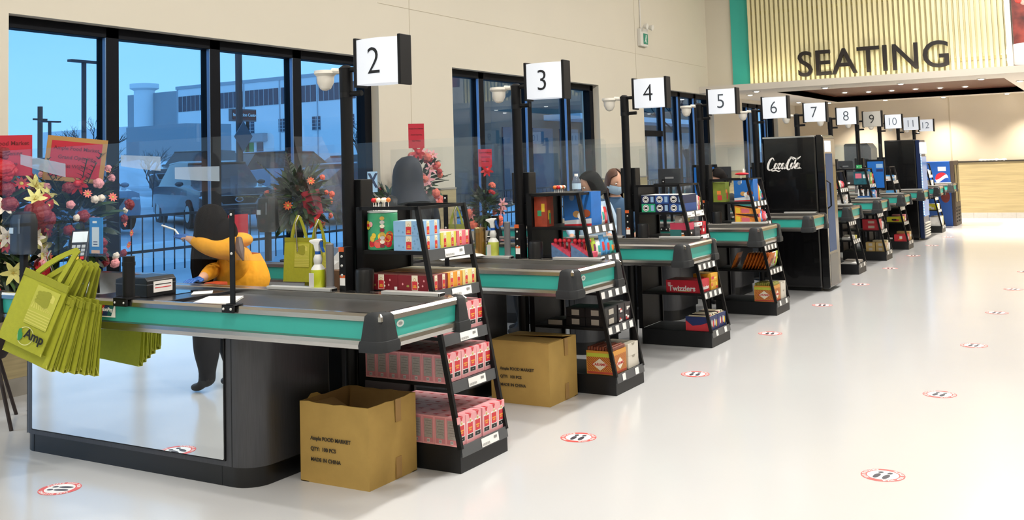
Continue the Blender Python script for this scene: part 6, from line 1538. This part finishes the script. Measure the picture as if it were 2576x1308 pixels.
def car(x, y, a, colr, label, h=1.5, ln=4.6, wd=1.82, suv=False):
    z = GZ(y)-.02; t = thing('car', (x, y, z), label, 'car', 'parked cars outside', (0, 0, a))
    m = mat('car_paint_'+colr, colr, .25, coat=.6); GLS = mat('car_glass', '141d28', .08); k = h/1.5
    sec = lambda xx, hw, zs: [(xx, -hw, zs[0]), (xx, -hw*1.02, zs[1]*.6), (xx, -hw*.98, zs[1]), (xx, -hw*.80, zs[2]), (xx, hw*.80, zs[2]), (xx, hw*.98, zs[1]), (xx, hw*1.02, zs[1]*.6), (xx, hw, zs[0])]
    W2 = wd/2; L2 = ln/2; bh = .92*k; hd = .98*k
    w = MB().loft([sec(-L2, W2*.80, (.35, .65*k, .70*k)), sec(-L2+.08, W2*.93, (.28, .80*k, .86*k)), sec(-L2+1.1, W2, (.25, .90*k, hd)), sec(0, W2, (.25, bh, hd)), sec(L2-.7, W2, (.25, bh, hd)), sec(L2-.08, W2*.95, (.3, .88*k, .95*k)), sec(L2, W2*.85, (.38, .7*k, .8*k))], m)
    w.build('body', t, off=(0, 0, 0), smooth=True, auto=40)
    x1, x2, x3_, x4 = (-L2+1.05, -L2+1.75, L2-(.5 if suv else 1.1), L2-(.12 if suv else .3)); rt_ = h-.02
    cab = lambda xx, hw, zz: [(xx, -hw, .9*k), (xx, -hw*.98, .93*k), (xx, -hw*.82 if zz > 1.2*k else -hw*.95, zz), (xx, hw*.82 if zz > 1.2*k else hw*.95, zz), (xx, hw*.98, .93*k), (xx, hw, .9*k)]
    MB().loft([cab(x1, W2*.9, .96*k), cab(x2, W2*.92, rt_-.04), cab((x2+x3_)/2, W2*.92, rt_), cab(x3_, W2*.9, rt_-.03), cab(x4, W2*.86, 1.0*k)], GLS).build('windows', t, off=(0, 0, 0), smooth=True, auto=30)
    MB().loft([[(xx, -W2*.76, zz), (xx, W2*.76, zz), (xx, W2*.74, zz+.03), (xx, -W2*.74, zz+.03)] for xx, zz in ((x2-.05, rt_-.06), ((x2+x3_)/2, rt_-.01), (x3_+.05, rt_-.05))], m).build('roof', t, off=(0, 0, 0), smooth=True)
    for xx in (-L2+.85, L2-.85):
        for s in (-1, 1):
            MB().tube([(xx, s*(W2-.16), .33), (xx, s*(W2+.01), .33)], .33, mat('tyre', '121214', .8), 22).tube([(xx, s*(W2), .33), (xx, s*(W2+.02), .33)], .19, ALU, 16).build('wheel', t, off=(0, 0, 0), smooth=True)
    GR = mat('chrome_grille', 'aab4c0', .2, .9)
    MB().prism([(-.42, .50*k), (.42, .50*k), (.55, .72*k), (-.55, .72*k)], -L2-.03, -L2+.02, GR, axis='x').prism([(-.36, .53*k), (.36, .53*k), (.48, .70*k), (-.48, .70*k)], -L2-.04, -L2-.02, BLACK, axis='x').ball((-L2-.045, 0, .62*k), (.01, .10, .06), GR, 14, 8).ball((-L2-.052, 0, .62*k), (.01, .07, .04), BLACK, 14, 8).build('grille', t, off=(0, 0, 0))
    for s in (-1, 1): MB().ball((-L2+.10, s*W2*.72, .68*k), (.10, .20, .07), mat('headlamp', 'c9d6e2', .1), 12, 8).build('headlamp', t, off=(0, 0, 0), smooth=True); MB().ball((x1+.35, s*(W2+.06), .98*k), (.07, .10, .06), m, 10, 7).build('wing_mirror', t, off=(0, 0, 0), smooth=True)
    return t
def gnd(px, y): return at(px, 440, 1, y).x
car(gnd(545, 19)-.2, 19, radians(62), '141d2c', 'dark sedan facing the store, behind the cashier in yellow', 1.55)
car(gnd(500, 32), 32, radians(20), '20262e', 'black estate car with roof bars farther back behind the dark sedan', 1.75, 4.8, suv=True)
car(gnd(745, 26)-.2, 26, radians(160), '9db4c8', 'silver blue hatchback with roof rack near the green door', 1.75, 4.5, suv=True)
car(gnd(850, 17)+.9, 17, radians(175), '2a3a50', 'dark blue car beside the nearest sign post', 1.5)
car(gnd(900, 33), 33, radians(175), '33465e', 'dark grey car past the sign post, by the bare tree', 1.5)
car(gnd(60, 31), 31, radians(10), '46586c', 'grey car behind the red flower stand at the window edge', 1.5)
car(gnd(300, 20)-1, 20.5, radians(70), '7f93a8', 'pale blue car behind the hanging bags', 1.5)

BW1 = mat('white_building', 'f2f4f5', .8, noise=.03, nscale=.2); BW2 = mat('grey_building', 'a6adb4', .8, noise=.05, nscale=.2); BW3 = mat('tan_building', '9a907e', .8); WINM = mat('building_glass', '2c3f58', .15); FRM = mat('pale_joint', 'b4bcc4', .8)
# large white block: front face recedes to the left
def face(px0, d0, px1, d1):
    def pt(px, d): q = at(px, 435, 1, 10)-Vector((0, 0, EYE)); h = Vector((q.x, q.y, 0)); return h.normalized()*d
    return pt(px0, d0), pt(px1, d1)
A, B = face(448, 156, 750, 139)
def zat(py, px, d): return EYE+(435-.035*(px-700)-py)/F_PX*d*1.0
dirv = (B-A).normalized(); nrm = Vector((-dirv.y, dirv.x, 0))
if nrm.dot(A) < 0: nrm = -nrm
t = thing('white_building', (A.x, A.y, .7), 'large white two storey building with a band of upper windows', 'building'); LNB = (B-A).length*2.6
def slab(s0, s1, o0, o1, z0, z1, m, w): 
    vs = [A+dirv*s+nrm*o+Vector((0, 0, z)) for z in (z0, z1) for o in (o0, o1) for s in (s0, s1)]
    return w.add(vs, [(0, 2, 3, 1), (4, 5, 7, 6), (0, 1, 5, 4), (2, 6, 7, 3), (0, 4, 6, 2), (1, 3, 7, 5)], m)
HB = 14.4
w = MB(); slab(0, LNB, 0, 25, .6, HB, BW1, w); w.build('wall', t)
w = MB(); slab(-.3, LNB, -.12, .0, HB-.35, HB+.1, FRM, w); slab(LNB*.62, LNB*.62+6, 1, 6, HB, HB+1.0, BW2, w); w.build('parapet', t)
nb = 9; bw = LNB/nb
for k in range(nb):
    w = MB(); slab(k*bw+.25, (k+1)*bw-.25, -.06, 0, HB-3.6, HB-1.4, WINM, w); ow = w.build('window_band', t)
    w = MB()
    for j in range(1, 7): slab(k*bw+.25+(bw-.5)*j/7-.05, k*bw+.25+(bw-.5)*j/7+.05, -.10, -.06, HB-3.6, HB-1.4, BW2, w)
    w.build('mullions', ow)
    w = MB(); slab(k*bw-.08, k*bw+.08, -.10, 0, .6, HB, FRM, w); w.build('pilaster', t)
def sfor(px):
    h_ = at(px, 370, 1, 10); h_ = Vector((h_.x, h_.y, 0)).normalized(); return (A.y*h_.x-A.x*h_.y)/(dirv.x*h_.y-dirv.y*h_.x)
for s in [sfor(px) for px in (631, 712, 797, 882)]:
    w = MB(); slab(s-.7, s+.7, -.06, 0, 7.0, 8.8, WINM, w)
    for j in range(4): slab(s-.7, s+.7, -.08, -.06, 7.0+j*.45, 7.07+j*.45, FRM, w)
    slab(s-.05, s+.05, -.08, -.06, 7.0, 8.8, FRM, w); w.build('window', t)
sg = (at(628, 370, 1, 10)-Vector((0, 0, EYE))); h_ = Vector((sg.x, sg.y, 0)).normalized()
den = dirv.x*h_.y-dirv.y*h_.x; sG = (A.y*h_.x-A.x*h_.y)/den
w = MB(); slab(sG-.8, sG+.8, -.10, 0, 3.2, 5.8, mat('green_door', '3f9a4a', .5), w); w.build('green_door', t)
w = MB(); slab(sG-1.0, sG+3.4, -.9, 0, 5.9, 7.0, BW2, w); slab(sG+1.4, sG+2.6, -.08, 0, 4.2, 5.8, WINM, w); w.build('entrance_canopy', t)
# extension on the left of the white block
w = MB(); slab(-13, -.1, 1.5, 20, .6, HB-.3, BW2, w); t2 = thing('grey_annex', (A.x, A.y, .7), 'taller grey annex with a round tower at the far end of the white building', 'building'); w.build('wall', t2)
q = A-dirv*8.5+nrm*1.0; MB().lathe([(1.5, .6), (1.5, HB+.1), (2.1, HB+.4), (2.1, HB+1.1), (.1, HB+1.3)], (q.x, q.y, 0), BW1, 24).build('tower', t2, smooth=True)
# low grey shed in front
q0, q1 = face(318, 102, 470, 95); dv = (q1-q0).normalized(); nv = Vector((-dv.y, dv.x, 0)); nv = nv if nv.dot(q0) > 0 else -nv
w = MB(); vs = [q0+dv*s+nv*o+Vector((0, 0, z)) for z in (.6, 6.2) for o in (0, 5) for s in (0, (q1-q0).length)]; w.add(vs, [(0, 2, 3, 1), (4, 5, 7, 6), (0, 1, 5, 4), (2, 6, 7, 3), (0, 4, 6, 2), (1, 3, 7, 5)], mat('shed_grey', '9aa3ab', .8))
tag(w.build('grey_shed'), 'low grey flat roofed shed in front of the white building', 'building')
q0, q1 = face(108, 190, 330, 172); dv = (q1-q0).normalized(); nv = Vector((-dv.y, dv.x, 0)); nv = nv if nv.dot(q0) > 0 else -nv
w = MB(); vs = [q0+dv*s+nv*o+Vector((0, 0, z)) for z in (.6, 9.6) for o in (0, 14) for s in (0, (q1-q0).length)]; w.add(vs, [(0, 2, 3, 1), (4, 5, 7, 6), (0, 1, 5, 4), (2, 6, 7, 3), (0, 4, 6, 2), (1, 3, 7, 5)], BW1)
tag(w.build('long_low_building'), 'long pale low building on the horizon behind the bare tree', 'building')
q0, q1 = face(20, 75, 62, 74)
w = MB().box(q0.x-2, q1.x, q0.y, q0.y+8, .6, 3.9, BW3); tag(w.build('tan_house'), 'small tan house at the edge of the first window', 'building')
# signboard of the building
P = at(620, 290, 1, 34); t = thing('street_signboard', (P.x, 34, 0), 'red and white Centre signboard on posts across the car park', 'sign')
w = MB().box(P.x-.9, P.x+.62, 34, 34.2, P.z-.28, P.z+.28, mat('signboard_grey', '6d6f74', .5)); w.box(P.x-.85, P.x+.57, 33.96, 34, P.z-.20, P.z+.22, mat('signboard_red', '7a3a34', .5)); w.text('Innovation Centre', .20, .02, WHITE, frame((P.x-.14, 33.93, P.z+.0), (1, 0, 0), (0, 0, 1)), .004); w.build('board', t, off=None)
MB().box(P.x-.5, P.x-.4, 34.05, 34.15, GZ(34)-.02, P.z-.28, BLACK).box(P.x+.1, P.x+.2, 34.05, 34.15, GZ(34)-.02, P.z-.28, BLACK).build('post', t)
# poles
def pole(px, py, y, r, label, kind):
    P = at(px, py, 1, y); t = thing('lamp_post' if kind != 'utility' else 'utility_pole', (P.x, y, GZ(y)-.02), label, 'pole'); m = mat('pole_dark', '2b333d', .5) if kind != 'utility' else mat('pole_wood', '4a443d', .8)
    MB().tube([(P.x, y, GZ(y)-.02), (P.x, y, P.z)], r, m, 10).build('mast', t, smooth=True)
    if kind == 'double': MB().box(P.x-.62, P.x+.62, y-.12, y+.12, P.z, P.z+.09, m).build('lamp_head', t)
    elif kind == 'utility': MB().box(P.x-.5, P.x+.5, y-.05, y+.05, P.z-.9, P.z-.78, m).build('crossarm', t)
    elif kind == 'street':
        D = at(600, 344, 1, y); MB().prism([(D.x-.34, D.z), (D.x, D.z-.42), (D.x+.34, D.z), (D.x, D.z+.42)], y-.2, y-.17, mat('sign_back_grey', '5c6874', .5), axis='y').build('diamond_sign', t)
pole(211, 158, 33, .09, 'slim double headed lamp post seen through the first pane', 'double'); pole(599, 60, 21, .10, 'thick dark mast with diamond road sign beside the second mullion', 'street'); pole(101, 268, 60, .16, 'wooden utility pole far behind the first pane', 'utility'); pole(125, 308, 50, .09, 'small distant lamp post beside the utility pole', 'double')
# bare trees
BARK = mat('bare_bark', '3a3c42', .9)
def tree(px, y, h, label, seed, spread=.5, n0=6):
    P = at(px, 430, 1, y); r = random.Random(seed); w = MB(); z0 = GZ(y)-.05
    def br(p, d, ln, rad, dep):
        q = p+d*ln; mid = p.lerp(q, .5)+Vector((r.uniform(-.05, .05), r.uniform(-.05, .05), 0))*ln; w.tube([p, mid, q], [rad, rad*.85, rad*.65], BARK, 5 if dep > 1 else 7, caps=False)
        if dep >= 5 or rad < .004: return
        for k in range(3 if dep < 4 else 2): a = r.uniform(0, 2*pi); s = r.uniform(.3, .75)*spread*1.6; dd = (d+Vector((cos(a)*s, sin(a)*s, r.uniform(-.05, .25)))).normalized(); br(p.lerp(q, r.uniform(.65, 1)), dd, ln*r.uniform(.62, .8), rad*.6, dep+1)
    br(Vector((P.x, y, z0)), Vector((0, 0, 1)), h*.3, h*.016, 0)
    tag(w.build('bare_tree'), label, 'tree')
tree(232, 36, 4.4, 'leafless tree between the lamp post and the first mullion', 3, .6); tree(905, 26, 4.2, 'leafless tree just past the nearest sign post', 5, .5); tree(385, 26, 2.4, 'small leafless tree in the second pane', 6, .6); tree(1730, 12.4, 6.2, 'leafless tree behind the window of lane five', 9, .7); tree(275, 44, 3.0, 'small leafless tree beside the first mullion', 12, .6)
# iron fence outside
w = MB(); FB = mat('fence_black', '1d242e', .5)
t = thing('iron_fence', (10, 12.5, 0), 'low black iron fence along the car park outside the windows', 'fence')
for z in (.30, .82): MB().box(-2, 36, 12.48, 12.52, GZ(12.5)+z, GZ(12.5)+z+.04, FB).build('rail', t)
w = MB()
for k in range(190): w.box(-2+k*.2, -1.985+k*.2, 12.492, 12.507, GZ(12.5), GZ(12.5)+.84, FB)
w.build('balusters', t)
# shopfront wing seen through windows two and three
t = thing('neighbour_wing', (19, 13, 0), 'brownish neighbouring shop wing with snowy canopy seen through the second window', 'building')
NB_ = mat('neighbour_brown', '6b6258', .7, noise=.2, nscale=.8); y = 15.5
A2 = at(1235, 300, 1, y); MB().box(A2.x, A2.x+26, y, y+2, 0, 6.2, NB_).build('wall', t)
MB().box(A2.x+3.2, A2.x+16, y-1.3, y, 2.95, 3.12, SNOW).build('canopy', t)
for k in range(10): w = MB().box(A2.x+.6+k*1.8, A2.x+1.9+k*1.8, y-.04, y, .5, 2.7, WINM); w.build('shop_window', t)
w = MB()
for k in range(9): w.box(A2.x+.35+k*.34, A2.x+.52+k*.34, y-.06, y, 4.05, 4.45, mat('amber_light', 'e0a868', .4, emit=.8))
w.build('lit_lamp_row', t)
